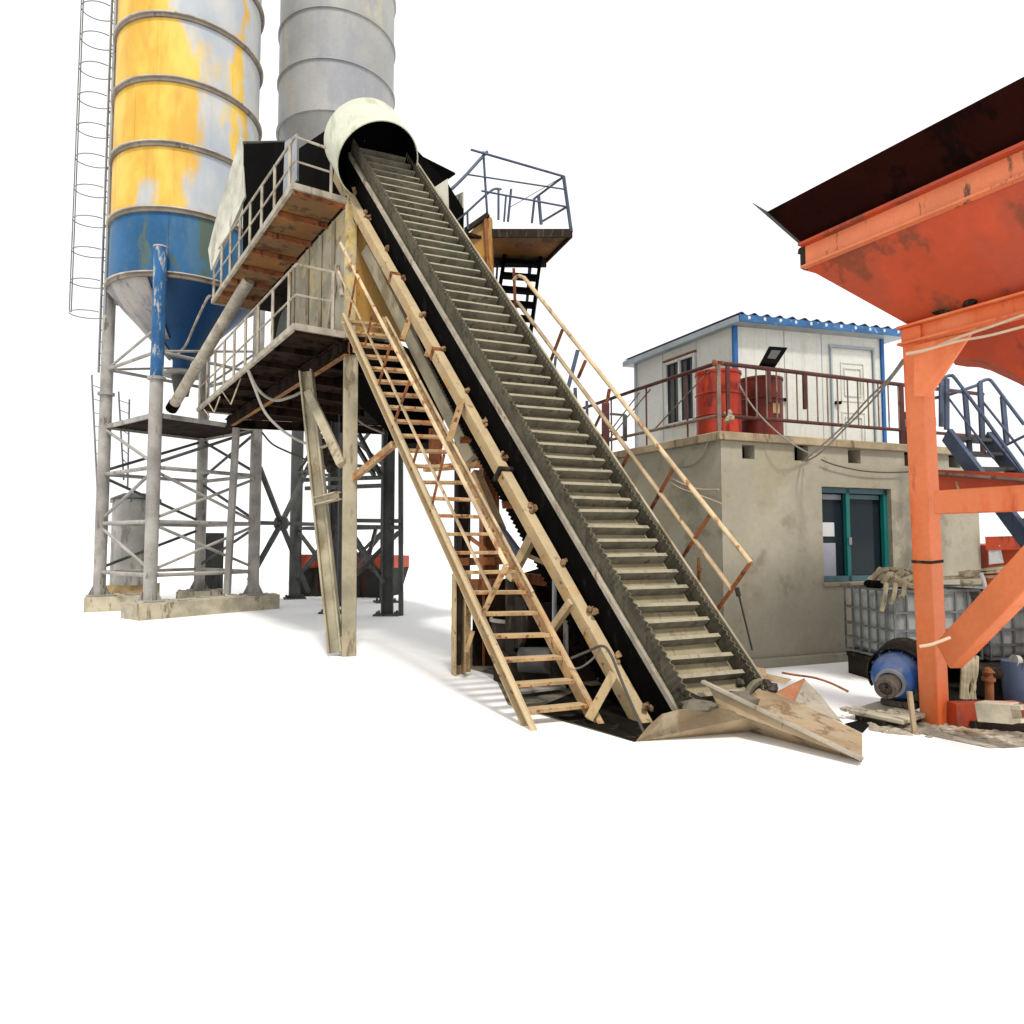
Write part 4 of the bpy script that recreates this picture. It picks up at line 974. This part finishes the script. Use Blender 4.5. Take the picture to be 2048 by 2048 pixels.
# roof
ro = CHt+.0
q0 = K_-cu*.12-cvv*.24+V((0,0,ro)); q1 = K_+cu*(CLr+.32)-cvv*.24+V((0,0,ro)); q2 = K_+cu*(CLr+.32)+cvv*(CLl+.25)+V((0,0,ro-.02)); q3 = K_-cu*.12+cvv*(CLl+.25)+V((0,0,ro-.02))
rf = cbn.part('roof', MB().plate([q0,q1,q2,q3], V((0,0,.05))), 'roofgrey')
cbn.part('fascia', MB().bar(q0+V((0,0,.06))-cvv*.01, q1+V((0,0,.06))-cvv*.01, .03, .115), 'roofblue', rf)
cbn.part('flashing', MB().bar(q0+V((0,0,.05))-cu*.01, q3+V((0,0,.05))-cu*.01, .03, .1), 'roofgrey', rf)
cg = MB(); nW = 14*8
for i in range(nW+1):
    t = i/nW; z = .138+.034*max(-.35, math.sin(t*14*2*math.pi))
    a = lerp(q0,q1,t)+V((0,0,z)); b_ = lerp(q3,q2,t)+V((0,0,z))
    cg.v += [a, b_, a-V((0,0,.02)), b_-V((0,0,.02))]
for i in range(nW):
    o = i*4; p = o+4
    cg.f += [(o,p,p+1,o+1), (o+2,o+3,p+3,p+2), (o,o+2,p+2,p)]
cbn.part('corrugated_sheet', cg, 'roofdark', rf)
for i in range(11):
    t = .05+i*.088; p = lerp(q0,q1,t)+V((0,0,.07))-cvv*.027
    cbn.part('fascia_patch', MB().lump(p, .03, i, 9, (1,.12,1)), 'cabinwall', rf)
# door and windows
def ku(px):
    k = (px-1024)/FPX; return (k*K_.y-K_.x)/(cu.x-k*cu.y)
def kvv(px):
    k = (px-1024)/FPX; return (k*K_.y-K_.x)/(cvv.x-k*cvv.y)
d0, d1 = ku(cK(1437,0)[0]), ku(cK(1728,0)[0])
dr = cbn.part('door', MB().plate([kp(d0+.05,0,-.012), kp(d1-.05,0,-.012), kp(d1-.05,1.93,-.012), kp(d0+.05,1.93,-.012)], cin*.02), 'cabinwall')
cbn.part('door_frame', MB().bar(kp(d0+.025,0,-.02), kp(d0+.025,1.98,-.02), .05, .03, cu).bar(kp(d1-.025,0,-.02), kp(d1-.025,1.98,-.02), .05, .03, cu).bar(kp(d0,2.0,-.02), kp(d1,2.0,-.02), .03, .05), 'roofgrey', dr)
dm = (d0+d1)/2; iw = (d1-d0)*.25
for z0, z1 in ((.25,.85), (1.05,1.72)):
    for sc2, kk in ((1,-.02), (.72,-.024)):
        zc = (z0+z1)/2; hh = (z1-z0)/2*sc2; ww = iw*sc2
        cbn.part('moulding', MB().bar(kp(dm-ww,zc-hh,kk), kp(dm+ww,zc-hh,kk), .015, .02).bar(kp(dm-ww,zc+hh,kk), kp(dm+ww,zc+hh,kk), .015, .02).bar(kp(dm-ww,zc-hh,kk), kp(dm-ww,zc+hh,kk), .02, .015, cu).bar(kp(dm+ww,zc-hh,kk), kp(dm+ww,zc+hh,kk), .02, .015, cu), 'cabinwall', dr)
cbn.part('handle', MB().box(kp(d0+.13,1.0,-.05), .1, .05, .05), 'black', dr)
v0, v1 = kvv(cK(572,0)[0]), kvv(cK(372,0)[0]); a_, b_ = .78, 1.96
wn = cbn.part('window', MB().plate([kl(v0,a_,-.004), kl(v1,a_,-.004), kl(v1,b_,-.004), kl(v0,b_,-.004)], cil*.006), 'glass')
for s_ in (v0+.03, (v0+v1)/2, v1-.03):
    cbn.part('frame', MB().bar(kl(s_,a_,-.02), kl(s_,b_,-.02), .05, .05, cvv), 'whitepvc', wn)
cbn.part('frame', MB().bar(kl(v0,a_,-.02), kl(v1,a_,-.02), .05, .06).bar(kl(v0,b_,-.02), kl(v1,b_,-.02), .05, .05), 'whitepvc', wn)
cbn.part('lintel', MB().bar(kl(v0-.02,b_+.05,-.03), kl(v1+.02,b_+.05,-.03), .06, .03), 'rustpipe', wn)
for s_ in (v0+.3, v0+.1, v1-.2, v1-.35):
    cbn.part('curtain', MB().bar(kl(s_,a_+.05,-.008), kl(s_,b_-.05,-.008), .004, .1, cvv), 'darksteel', wn)
cbn.part('socket', MB().box(kp(ku(cK(1130,0)[0]),1.0,-.03), .1, .04, .05), 'black')

# cables
def cable(pts, r, m, label, loc=None):
    ob = MB().pipe(pts, r, 8); single('cable', ob, m, label, 'cable', pts[0], 'cables around the concrete building')
wl_ = lambda x, y, k=-.06: wp(*pz_(*cK(x, y)), k)
cable([W(cK(1885,385),6.3), W(cK(1800,500),7.0), W(cK(1650,650),7.9), W(cK(1500,815),8.5), W(cK(1290,1000),9.0), wl_(1230,1040)], .011, 'cable', 'grey cable from the orange column to the second hole under the roof slab')
cable([W(cK(1895,395),6.3), W(cK(1790,530),7.0), W(cK(1650,690),7.9), W(cK(1520,820),8.5), W(cK(1360,980),8.9), wl_(1250,1040)], .011, 'cable', 'second grey cable hanging just below its twin from the orange column')
cable([W(cK(830,540),9.15), W(cK(900,660),9.0), W(cK(1000,780),8.95), W(cK(1150,910),8.95), wl_(1290,1000)], .011, 'cable', 'cable drooping from the two red drums over the slab edge')
cable([wl_(1350,1030), wl_(1440,1065), wl_(1600,1100), wl_(1760,1112), wl_(1930,1108)], .009, 'cabledark', 'thin dark cable sagging along the wall above the teal window')
ll = lambda x, y: W(cK(x,y), 8.75+(705-x)*.0032)
cable([ll(640,875), ll(620,940), ll(585,1015), ll(520,1065), ll(430,1070), ll(330,1040)], .01, 'cable', 'grey cable looping under the slab on the shaded side wall')
cable([ll(260,960), ll(320,1080), ll(420,1160), ll(560,1215), ll(700,1220)], .009, 'cablecream', 'pale cable drooping across the shaded side wall')
cable([ll(265,965), ll(330,1110), ll(430,1200), ll(560,1250), ll(715,1310)], .009, 'cablecream', 'lower pale cable slanting across the shaded side wall')
pl = MB().tube(W(cJ(965,450),8.6), W(cJ(1070,880),8.6), .012, 8).tube(W(cJ(960,440),8.6), W(cJ(975,500),8.6), .03, 8)
single('thin_pole', pl, 'cabledark', 'thin dark pole leaning on the wall beside the handrail end', 'pole', W(cJ(1070,880),8.6))

# ------------------------------------------------------------------ orange hopper
hv = V((-.47,.883,0)); hu = V((.883,.47,0))
colb = WZ((1870,1446), 0); colt = W((1833,655), 6.12)
hp = Thing('aggregate_hopper', 'big orange aggregate hopper on a square steel column at the right', 'hopper', colb)
cdir = (colt-colb)
hp.part('column', MB().bar(colb, colt, .17, .17, hu), 'orange', bevel=.008)
for o_ in (-hv*2.35, hu*2.5, hu*2.5-hv*2.35):
    hp.part('column', MB().bar(colb+o_, colt+o_, .17, .17, hu), 'orange', bevel=.008)
jt = lerp(colb, colt, (colb-W((1840,1150),6.1)).length/cdir.length)
hp.part('column_band', MB().bar(lerp(colb,colt,.405), lerp(colb,colt,.412), .18, .18, hu), 'grimy')
hp.part('base_stiffener', MB().plate([colb+hu*.1, colb+hu*.15+V((0,0,.0)), colb+hu*.13+V((0,0,.52)), colb+hu*.07+V((0,0,.56))], hv*.1), 'railpale')
# top beam toward the viewer
bt0 = W(cL(1105,1835), 6.15); bt1 = bt0-hv*2.4
hp.part('top_beam', MB().ibeam(bt0+hv*.05, bt1, .16, .17, .02), 'orange')
gz = [W(cM(870,200),6.04), W(cM(1430,60),5.72), W(cM(1010,690),5.98), W(cM(870,690),6.04)]
hp.part('gusset', MB().plate(gz, hu*.03), 'orange')
b0 = W(cM(1100,1715), 5.97); hp.part('tie_beam', MB().bar(b0, b0-hv*2.35, .12, .2), 'orange', bevel=.008)
g0 = W(cN(1040,1060), 5.97); g1 = W(cN(1780,290), 5.15)
g0 = W(cN(1095,1015),6.0)
hp.part('diagonal', MB().bar(g0, g0+(g1-g0)*((3.35-g0.z)/(g1-g0).z), .12, .25, V((0,0,1))), 'orange', bevel=.01)
# hopper plates
RZ = W((1614,537), 6.42); rz0 = RZ.z
botA = W(cL(1130,1765), 6.15); botB = botA-hv*2.6
rimA = RZ; rimB = RZ-hv*3.0
hp.part('side_plate', MB().plate([rimA, rimB, botB, botA], V((.02,.01,.0))), 'hopper', label='sloping orange red side plate')
endA = rimA+hu*2.6; endB = botA+hu*1.6
hp.part('end_plate', MB().plate([rimA+hu*.02, botA+hu*.02, endB, endA], V((0,-.02,0))), 'hopper')
hp.part('far_plate', MB().plate([endA, endA-hv*3.0, endB-hv*2.6, endB], V((-.02,0,0))), 'hopper')
rb_ = hp.part('rim_beam', MB().bar(rimA+hv*.02+V((0,0,.1))-hu*.02, rimB+V((0,0,.1))-hu*.02, .05, .19), 'rimorange', bevel=.004)
hp.part('rim_lip', MB().bar(rimA+V((0,0,.205))-hu*.06, rimB+V((0,0,.205))-hu*.06, .12, .025), 'hopper', rb_)
hp.part('rim_lip', MB().bar(rimA+V((0,0,.0))-hu*.05, rimB+V((0,0,.0))-hu*.05, .07, .02), 'rimorange', rb_)
hp.part('rim_beam', MB().bar(rimA+V((0,0,.1))+hv*.03, endA+V((0,0,.1))+hv*.03, .05, .19), 'rimorange', bevel=.004)
hp.part('rim_cap', MB().box(rimA+V((-.01,.0,.1)), .09, .05, .2, R(28)).lump(rimA+V((-.04,0,.17)), .04, 3), 'grimy', rb_)
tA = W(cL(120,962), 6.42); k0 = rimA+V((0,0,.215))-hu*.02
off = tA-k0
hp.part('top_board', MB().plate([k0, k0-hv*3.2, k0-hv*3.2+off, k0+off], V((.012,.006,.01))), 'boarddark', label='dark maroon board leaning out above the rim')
hp.part('end_flap', MB().plate([k0, k0+off, k0+off+(W(cL(15,900),6.45)-tA), k0+hv*.03], hu*.01+V((0,0,.006))), 'darksteel')
# bowed discharge body
pts = [W(cM(1180,280),6.6), W(cM(1300,300),6.6), W(cM(1420,305),6.55), W(cM(1540,335),6.5), W(cM(1700,405),6.45), W(cM(1830,468),6.4), W(cM(1960,540),6.35), W(cM(2100,620),6.3)]
tp = [W(cM(2100,-150),5.9), W(cM(1180,100),6.5)]
hp.part('discharge_body', MB().plate(pts+tp, hu*.5+hv*.2), 'hopper')
hp.part('dirt_ledge', MB().lump(lerp(botA,botB,.12)+V((-.02,0,.03)), .04, 1, 8, (2.5,1.5,.6)).lump(lerp(botA,botB,.2)+V((-.03,0,.04)), .045, 2, 8, (1,2,.8)), 'grimy')
single('cable', MB().pipe([W(cM(790,285),5.95), W(cM(1000,240),5.85), W(cM(1300,120),5.65), W(cM(1600,20),5.45), W(cM(1960,-110),5.2)], .011, 8), 'cablecream', 'cream cable strung along the top beam of the orange hopper', 'cable', W(cM(790,285),5.95))
single('cable', MB().pipe([W(cM(790,275),5.93), W(cM(1000,235),5.83), W(cM(1300,155),5.62), W(cM(1600,100),5.42), W(cM(1960,5),5.2)], .011, 8), 'cablecream', 'second cream cable, sagging lower under the orange top beam', 'cable', W(cM(790,275),5.93))
single('rope_tie', MB().pipe([W(cN(840,935),5.85), W(cN(950,915),5.8), W(cN(1110,855),5.75)], .013, 8), 'cablecream', 'pinkish rope tied around the orange column above its brace', 'rope', W(cN(840,935),5.85))

# ------------------------------------------------------------------ blue stair at far right
bs0 = W(cM(1190,1060),9.3); bs1 = W(cM(1500,1470),8.7); bs2 = W(cM(1570,1090),9.3); bs3 = W(cM(1880,1470),8.7)
bl = Thing('blue_stair', 'slate blue metal stair with pipe rails behind the orange column', 'stair', xy(bs1,0))
bl.part('stringer', MB().bar(bs0, bs0+(bs1-bs0)*2.6, .06, .2), 'stairblue'); bl.part('stringer', MB().bar(bs2, bs2+(bs3-bs2)*2.6, .06, .2), 'stairblue')
for i in range(7):
    t = .1+i*.36; bl.part('tread', MB().bar(lerp(bs0,bs1,t), lerp(bs2,bs3,t), .22, .04), 'darksteel')
def bp_(pts, r=.02): bl.part('hand_rail', MB().pipe([W(cM(x,y),Y) for x,y,Y in pts], r, 8, 4), 'stairblue')
bp_([(1150,540,9.3),(1180,500,9.3),(1225,490,9.3),(1270,520,9.25),(1500,830,9.0),(1932,1430,8.5)], .022)
bp_([(1500,555,9.3),(1560,530,9.3),(1600,530,9.3),(1640,570,9.25),(1780,760,9.1),(1932,960,8.9)], .022)
bp_([(1195,695,9.3),(1400,970,9.1),(1640,1290,8.8)], .014); bp_([(1530,735,9.3),(1780,1050,9.0),(1960,1290,8.8)], .016)
bp_([(1040,710,9.3),(1200,675,9.35),(1500,575,9.4)], .022)
for x0,y0,x1,y1 in ((1185,520,1185,1010),(1360,640,1410,1240),(1505,555,1530,1140),(1725,690,1765,1150),(1135,540,1135,980)):
    bl.part('rail_post', MB().bar(W(cM(x0,y0),9.25), W(cM(x1,y1),9.2), .055, .04), 'stairblue')
bp_([(1720,1180,8.9),(1960,1060,8.7)], .018)
# orange landing beam and lower orange machine
LB = W(cM(1100,1520),8.2)
lb_ = Thing('landing_frame', 'orange red landing beam carrying the foot of the blue stair', 'frame', xy(LB,0))
lb_.part('beam', MB().bar(W(cM(1085,1525),8.2), W(cM(2200,1580),7.6), .15, .3), 'hopper')
lb_.part('deck_edge', MB().bar(W(cM(1085,1445),8.15), W(cM(2200,1530),7.55), .5, .03), 'railgrey')
lb_.part('leg', MB().bar(xy(W(cM(2100,1600),7.8),0), W(cM(2100,1600),7.8), .12, .12), 'hopper')
lb_.part('leg', MB().bar(xy(W(cM(2090,1600),8.9),0), W(cM(2090,1560),8.9), .12, .12), 'hopper')
lb_.part('strap', MB().pipe([W(cM(1265,1480),8.05), W(cM(1290,1560),8.02), W(cM(1315,1620),8.0), W(cM(1335,1560),8.02), W(cM(1345,1480),8.05)], .014, 6), 'rope')
mc = Thing('orange_machine', 'orange red machine body with a white notice behind the water tank', 'machine', xy(W(cN(1600,100),10.5),0))
p0 = W(cN(1430,235),10.6); p1 = W(cN(1900,235),10.2); p2 = W(cN(1900,30),10.2); p3 = W(cN(1415,40),10.6)
mc.part('body', MB().hexa([xy(p0,.3), xy(p1,.3), xy(p1,.3)+V((0,1.2,0)), xy(p0,.3)+V((0,1.2,0)), p3, p2, p2+V((0,1.2,0)), p3+V((0,1.2,0))]), 'hopper', bevel=.02)
mc.part('upper_rail', MB().bar(W(cN(1420,30),10.5), W(cN(1900,20),10.1), .1, .2), 'skiporange')
mc.part('foot', MB().box(xy((p0+p1)/2+V((0,.6,0)), .15), 1.6, 1.0, .3), 'grimy')
mc.part('notice', MB().plate([W(cN(1450,215),10.45), W(cN(1580,200),10.35), W(cN(1545,45),10.35), W(cN(1445,50),10.45)], V((0,.01,0))), 'paper')

# ------------------------------------------------------------------ water tanks in cages
def ibc(loc, rz, label):
    t = Thing('caged_tank', label, 'water tank', loc, 'caged water tanks beside the concrete building'); c = V(loc)
    m = Matrix.Rotation(rz, 3, 'Z'); P = lambda x, y, z: c+m@V((x,y,z))
    w, d, h0, h1 = 1.06, .9, .28, 1.06
    t.part('bottle', MB().box(c+V((0,0,(h0+h1)/2)), w-.06, d-.06, h1-h0-.02, rz), 'ibcplastic', bevel=.09)
    cg = MB()
    for z in (h0+.02, .45, .62, .82, h1):
        q = [P(-w/2,-d/2,z), P(w/2,-d/2,z), P(w/2,d/2,z), P(-w/2,d/2,z)]
        for i in range(4): cg.bar(q[i], q[(i+1) % 4], .03, .024)
    t.part('cage', cg, 'ibcgrey')
    up = MB()
    for i in range(8):
        x = -w/2+w*i/7
        for y in (-d/2, d/2): up.bar(P(x,y,h0), P(x,y,h1), .018, .018)
    for i in range(1, 6):
        y = -d/2+d*i/6
        for x in (-w/2, w/2): up.bar(P(x,y,h0), P(x,y,h1), .018, .018)
    t.part('cage_bars', up, 'ibcgrey')
    t.part('lid', MB().tube(c+V((0,0,h1-.02)), c+V((0,0,h1+.03)), .12, 20), 'rubberblack')
    pa = MB().box(c+V((0,0,.24)), w, d, .05, rz)
    for x in (-.45, 0, .45): pa.box(P(x,0,.11), .12, d, .22, rz)
    t.part('pallet', pa, 'grimy'); return t
i1 = W((1822,1300), 8.35); i1.z = 0
t1 = ibc(tuple(i1), R(8), 'caged white water tank between the building and the orange column, cloth on its rim')
i2 = V((i1.x+1.12, i1.y+.1, 0))
copy_thing(t1, i2, 'right hand caged water tank seen under the orange diagonal')
# cloth and sheets on the tanks
rp_ = MB(); rr = random.Random(4); c = W(cN(640,330),7.95); c.z = 1.12
for i in range(16):
    a = c+V((rr.uniform(-.26,.0), rr.uniform(-.1,.15), rr.uniform(-.03,.1))); b_ = a+V((rr.uniform(.1,.4), rr.uniform(-.1,.1), rr.uniform(-.03,.12)))
    rp_.pipe([a, lerp(a,b_,.4)+V((0,0,rr.uniform(.02,.1))), lerp(a,b_,.75)+V((0,0,rr.uniform(-.03,.06))), b_], rr.uniform(.018,.038), 7, 4)
for i in range(3):
    a = c+V((-.22+i*.1,-.18,.03)); rp_.pipe([a, a+V((-.05,-.06,-.12)), a+V((-.08,-.04,-.3+i*.08))], .025, 6, 4)
single('cloth_bundle', rp_, 'rope', 'twisted tan cloth bundle lying on the caged water tank', 'cloth', c)
bt_ = Thing('plastic_bottle', 'small black plastic nozzle at the left end of the tan cloth bundle', 'nozzle', W(cN(400,385),7.9))
a = W(cN(385,385),7.9); bt_.part('body', MB().tube(a, a+V((.16,.02,-.01)), .045, 12), 'rubberblack'); bt_.part('cap', MB().tube(a+V((-.03,0,.01)), a, .03, 12), 'rubberblack')
bz = MB()
for i, (x0,y0,x1,y1) in enumerate(((1050,350,1560,330),(1180,310,1640,280),(1380,285,1660,245))):
    bz.plate([W(cN(x0,y0),7.9), W(cN(x1,y1),7.9), W(cN(x1,y1-12),8.4), W(cN(x0,y0-12),8.4)], V((0,0,.03)))
bz.lump(W(cN(1270,295),7.9), .07, 4, 8, (2,1,.6)); bz.lump(W(cN(1250,375),7.85), .05, 5, 8, (1.6,1,.8))
single('board_stack', bz, 'rope', 'grey dusty boards and sacking on top of the right water tank', 'boards', W(cN(1300,300),8.1))
single('strap', MB().pipe([W(cN(1380,295),7.8), W(cN(1405,360),7.75), W(cN(1430,490),7.75)], .022, 6), 'whitepvc', 'white strap hanging over the right water tank', 'strap', W(cN(1380,295),7.8))

# ------------------------------------------------------------------ motor and clutter at the hopper foot
mo = Thing('electric_motor', 'blue dusty motor with a grimy shaft on a steel plate', 'motor', W(cN(600,1380),6.5))
ax = V((-.62,-.72,-.12)).normalized()
m0 = W(cN(640,1190), 6.62)
mo.part('shell', MB().lathe(m0, [(.01,-.35),(.2,-.35),(.215,-.3),(.215,.02),(.2,.1),(.14,.2),(.11,.24),(.01,.24)], 40, ax), 'motorblue')
mo.part('guard', MB().lathe(m0-ax*.3, [(.25,-.12),(.262,-.12),(.262,.3),(.25,.3)], 40, ax, R(-30), R(210)), 'grimy')
mo.part('collar', MB().lathe(m0, [(.1,.22),(.125,.22),(.125,.27),(.1,.27)], 32, ax), 'silver')
mo.part('shaft_hub', MB().lathe(m0, [(.01,.24),(.085,.24),(.095,.3),(.095,.43),(.085,.45),(.06,.45),(.05,.4),(.01,.4)], 32, ax), 'motorgrey')
fn = MB()
for k in range(14):
    a = 2*math.pi*k/14; x = ax.cross(V((0,0,1))).normalized(); y = x.cross(ax)
    d = x*math.cos(a)+y*math.sin(a); fn.bar(m0-ax*.3+d*.222, m0+ax*.0+d*.222, .012, .02, d)
mo.part('cooling_fins', fn, 'motorblue')
mo.part('terminal_box', MB().box(m0+V((.1,-.12,-.12)), .14, .12, .16, R(30)), 'motorgrey', bevel=.015)
mo.part('foot', MB().box(m0+V((.05,-.02,-.235)), .3, .3, .05, R(40)), 'motorgrey')
p = [W(cN(208,1385),6.45), W(cN(690,1425),6.05), W(cN(890,1400),6.3), W(cN(520,1340),6.85)]
zc = m0.z-.27
p = [xy(q, zc) for q in p]
sb = Thing('motor_base', 'dusty steel plate on a dark box under the blue motor', 'base', xy((p[0]+p[2])/2, 0))
sb.part('top_plate', MB().plate(p, V((0,0,-.04))), 'footing', bevel=.01)
pc = (p[0]+p[2])/2
sb.part('pedestal', MB().box(xy(pc,zc/2-.02), .42, .3, zc-.04, R(20)), 'grimy')
q = W(cN(450,1490),6.35)
sb.part('rail', MB().bar(W(cN(750,1330),6.0), WZ(cN(795,1700),0), .035, .03), 'chute')
ds = MB(); rr = random.Random(9)
for i in range(14): ds.lump(lerp(p[0],p[2],rr.random())+V((rr.uniform(-.05,.1),rr.uniform(-.1,.1),.0)), rr.uniform(.015,.04), i, 7, (1.3,1.3,.6))
sb.part('grit', ds, 'sand')
# spilled sand around the hopper foot
patch('sand', [cN(392,1565), cN(900,1560), cN(1100,1560), cN(1760,1560), (2120,1440), (2120,1492), cN(1460,1832), cN(830,1700), cN(360,1645)], 'sand', .006)
rbm = MB(); rr = random.Random(21)
for i in range(150):
    x = rr.uniform(400,1750); y = rr.uniform(1580,1690+ (x-400)*.08); q = WZ(cN(x,y),0)
    rbm.lump(q+V((0,0,.0)), rr.uniform(.012,.05), i, 7, (1.4,1.2,.6))
o = make('rubble', rbm, 'sand'); o['kind'] = 'stuff'; o['label'] = 'pale crumbs of spilled mix around the foot of the orange column'; o['category'] = 'rubble'
single('base_beam', MB().bar(WZ(cN(1130,1640),0)+V((0,0,.11)), WZ(cN(1800,1660),0)+V((0,.1,.11)), .12, .2), 'hopper', 'orange red base beam on the sand beside the column foot', 'beam', WZ(cN(1130,1640),0), bevel=.006)
bk = [W(cN(1370,1450),5.75), W(cN(1690,1465),5.6)]
blk = Thing('concrete_block', 'cream hollow block resting on the rubble at the right edge', 'block', W(cN(1530,1580),5.65))
blk.part('body', MB().bar(W(cN(1375,1500),5.72), W(cN(1690,1520),5.5), .16, .15), 'footing', bevel=.008)
blk.part('end_web', MB().bar(W(cN(1690,1465),5.5), W(cN(1800,1470),5.4), .16, .03).bar(W(cN(1690,1580),5.5), W(cN(1800,1585),5.4), .16, .03), 'footing')
single('block_support', MB().box(WZ(cN(1520,1650),0)+V((0,0,.03)), .45, .25, .07, R(-20)), 'grimy', 'dark flat scrap under the cream block', 'scrap', WZ(cN(1520,1650),0))
single('wooden_offcut', MB().bar(WZ(cN(1180,1690),0)+V((0,0,.02)), WZ(cN(1380,1735),0)+V((0,0,.02)), .09, .025), 'chute', 'short flat offcut lying on the pale sand', 'offcut', WZ(cN(1180,1690),0))
rg_ = MB(); rr = random.Random(3)
for i in range(5):
    x = 1210+i*26; a = W(cN(x+20,1020),6.9); b_ = W(cN(x,1400),6.8)
    rg_.pipe([a, lerp(a,b_,.35)+V((rr.uniform(-.02,.02),-.02,0)), lerp(a,b_,.7)+V((rr.uniform(-.03,.03),0,0)), b_], .024, 6, 4)
single('hanging_rag', rg_, 'rope', 'pale rag hanging under the caged tanks behind the brace', 'rag', W(cN(1250,1020),6.9))
vp = Thing('valve_pipe', 'short rusty standpipe with a round cap under the diagonal', 'pipe', xy(W(cN(1450,1420),6.5),0))
a = W(cN(1450,1420),6.5); a.z = .0
vp.part('pipe', MB().tube(a, W(cN(1450,1160),6.5), .035, 14), 'rustpipe'); vp.part('cap', MB().tube(W(cN(1445,1235),6.5), W(cN(1445,1205),6.5), .055, 14).lump(W(cN(1440,1160),6.5), .05, 1, 9), 'rustpipe')
vp.part('tee', MB().tube(W(cN(1450,1170),6.5), W(cN(1540,1185),6.55), .04, 12), 'deckdark')
cr = Thing('machine_plinth', 'dark grimy machinery block beneath the caged tanks', 'machine', xy(i1,0))
cr.part('body', MB().box(V((i1.x+.95,7.35,.16)), 1.7, .5, .3, R(-4)), 'grimy', bevel=.02)
cr.part('pump', MB().tube(W(cN(1700,1060),7.0), W(cN(1720,1400),7.0), .14, 20), 'stairblue'); cr.part('flange', MB().tube(W(cN(1660,1065),6.95), W(cN(1700,1075),6.95), .07, 14), 'leg')
# machinery under the conveyor
um = Thing('winch_unit', 'dark grimy winch and drum under the conveyor frame', 'winch', xy(W((1090,1270),8.0),0))
c = W((1090,1240), 8.0)
um.part('drum', MB().lathe(c, [(.01,-.35),(.3,-.35),(.3,-.3),(.2,-.28),(.2,.28),(.3,.3),(.3,.35),(.01,.35)], 32, V((1,.3,0))), 'grimy')
um.part('frame', MB().box(V((c.x,c.y+.1,.2)), 1.0, .7, .35, R(15)).bar(V((c.x-.4,c.y,.3)), V((c.x-.4,c.y,1.3)), .1, .1).bar(V((c.x+.45,c.y,.3)), V((c.x+.45,c.y,1.4)), .1, .1), 'grimy')
um.part('back_sheet', MB().plate([xy(W((945,1200),9.2),0), xy(W((1280,1200),9.0),0), xy(W((1250,1200),9.0),1.1), xy(W((1120,1200),9.1),1.35), xy(W((945,1200),9.2),1.0)], V((0,.03,0))), 'deckdark')
um.part('motor', MB().lathe(V((c.x-.1,c.y-.45,.35)), [(.01,-.2),(.13,-.2),(.14,.15),(.1,.2),(.01,.2)], 24, V((1,-.2,0))), 'darksteel')
um.part('guard', MB().plate([V((c.x-.6,c.y+.35,.1)), V((c.x+.6,c.y+.5,.1)), V((c.x+.6,c.y+.5,1.2)), V((c.x-.6,c.y+.35,1.0))], V((0,.03,0))), 'deckdark')
bo = Thing('board_pile', 'grey dusty boards lying on the ground under the stair', 'boards', WZ(cI(900,1180),0))
for i, (a, b_) in enumerate(((cI(640,1190),cI(1080,1130)), (cI(700,1250),cI(1150,1180)), (cI(1080,1200),cI(1330,1270)), (cI(720,1330),cI(1060,1290)))):
    q0_ = WZ(a,0); q1_ = WZ(b_,0); bo.part('board', MB().bar(q0_+V((0,0,.03+.008*i)), q1_+V((0,0,.04+.008*i)), .16, .025), ('tan','footing','chute','leg')[i])
tk2 = Thing('cylinder_bin', 'bin of dusty steel standing under the stair', 'bin', xy(W((1010,1180),8.3),0))
c = W((1030,1180),8.3); c.z = 0
tk2.part('body', MB().lathe(c, [(.01,.0),(.25,.0),(.28,.7),(.26,.7),(.23,.03),(.01,.03)], 32), 'grimy'); tk2.part('rim', MB().lathe(c, [(.27,.68),(.3,.68),(.3,.72),(.27,.72)], 32), 'leg')

# ------------------------------------------------------------------ light
w = bpy.data.worlds.new('World'); sc.world = w; w.use_nodes = True
bg = w.node_tree.nodes['Background']; bg.inputs[0].default_value = (1, 1, 1, 1); bg.inputs[1].default_value = 1.16
sd = bpy.data.lights.new('sun', 'SUN'); sd.energy = 2.8; sd.angle = R(7.0); sd.color = (1, .95, .86)
so = bpy.data.objects.new('sun', sd); C.objects.link(so)
to_sun = V((.12,-.56,.82)).normalized(); so.rotation_euler = to_sun.to_track_quat('Z', 'Y').to_euler()
sc.view_settings.view_transform = 'Standard'; sc.view_settings.look = 'None'; sc.view_settings.exposure = 0; sc.view_settings.gamma = 1
sc.render.engine = 'CYCLES'
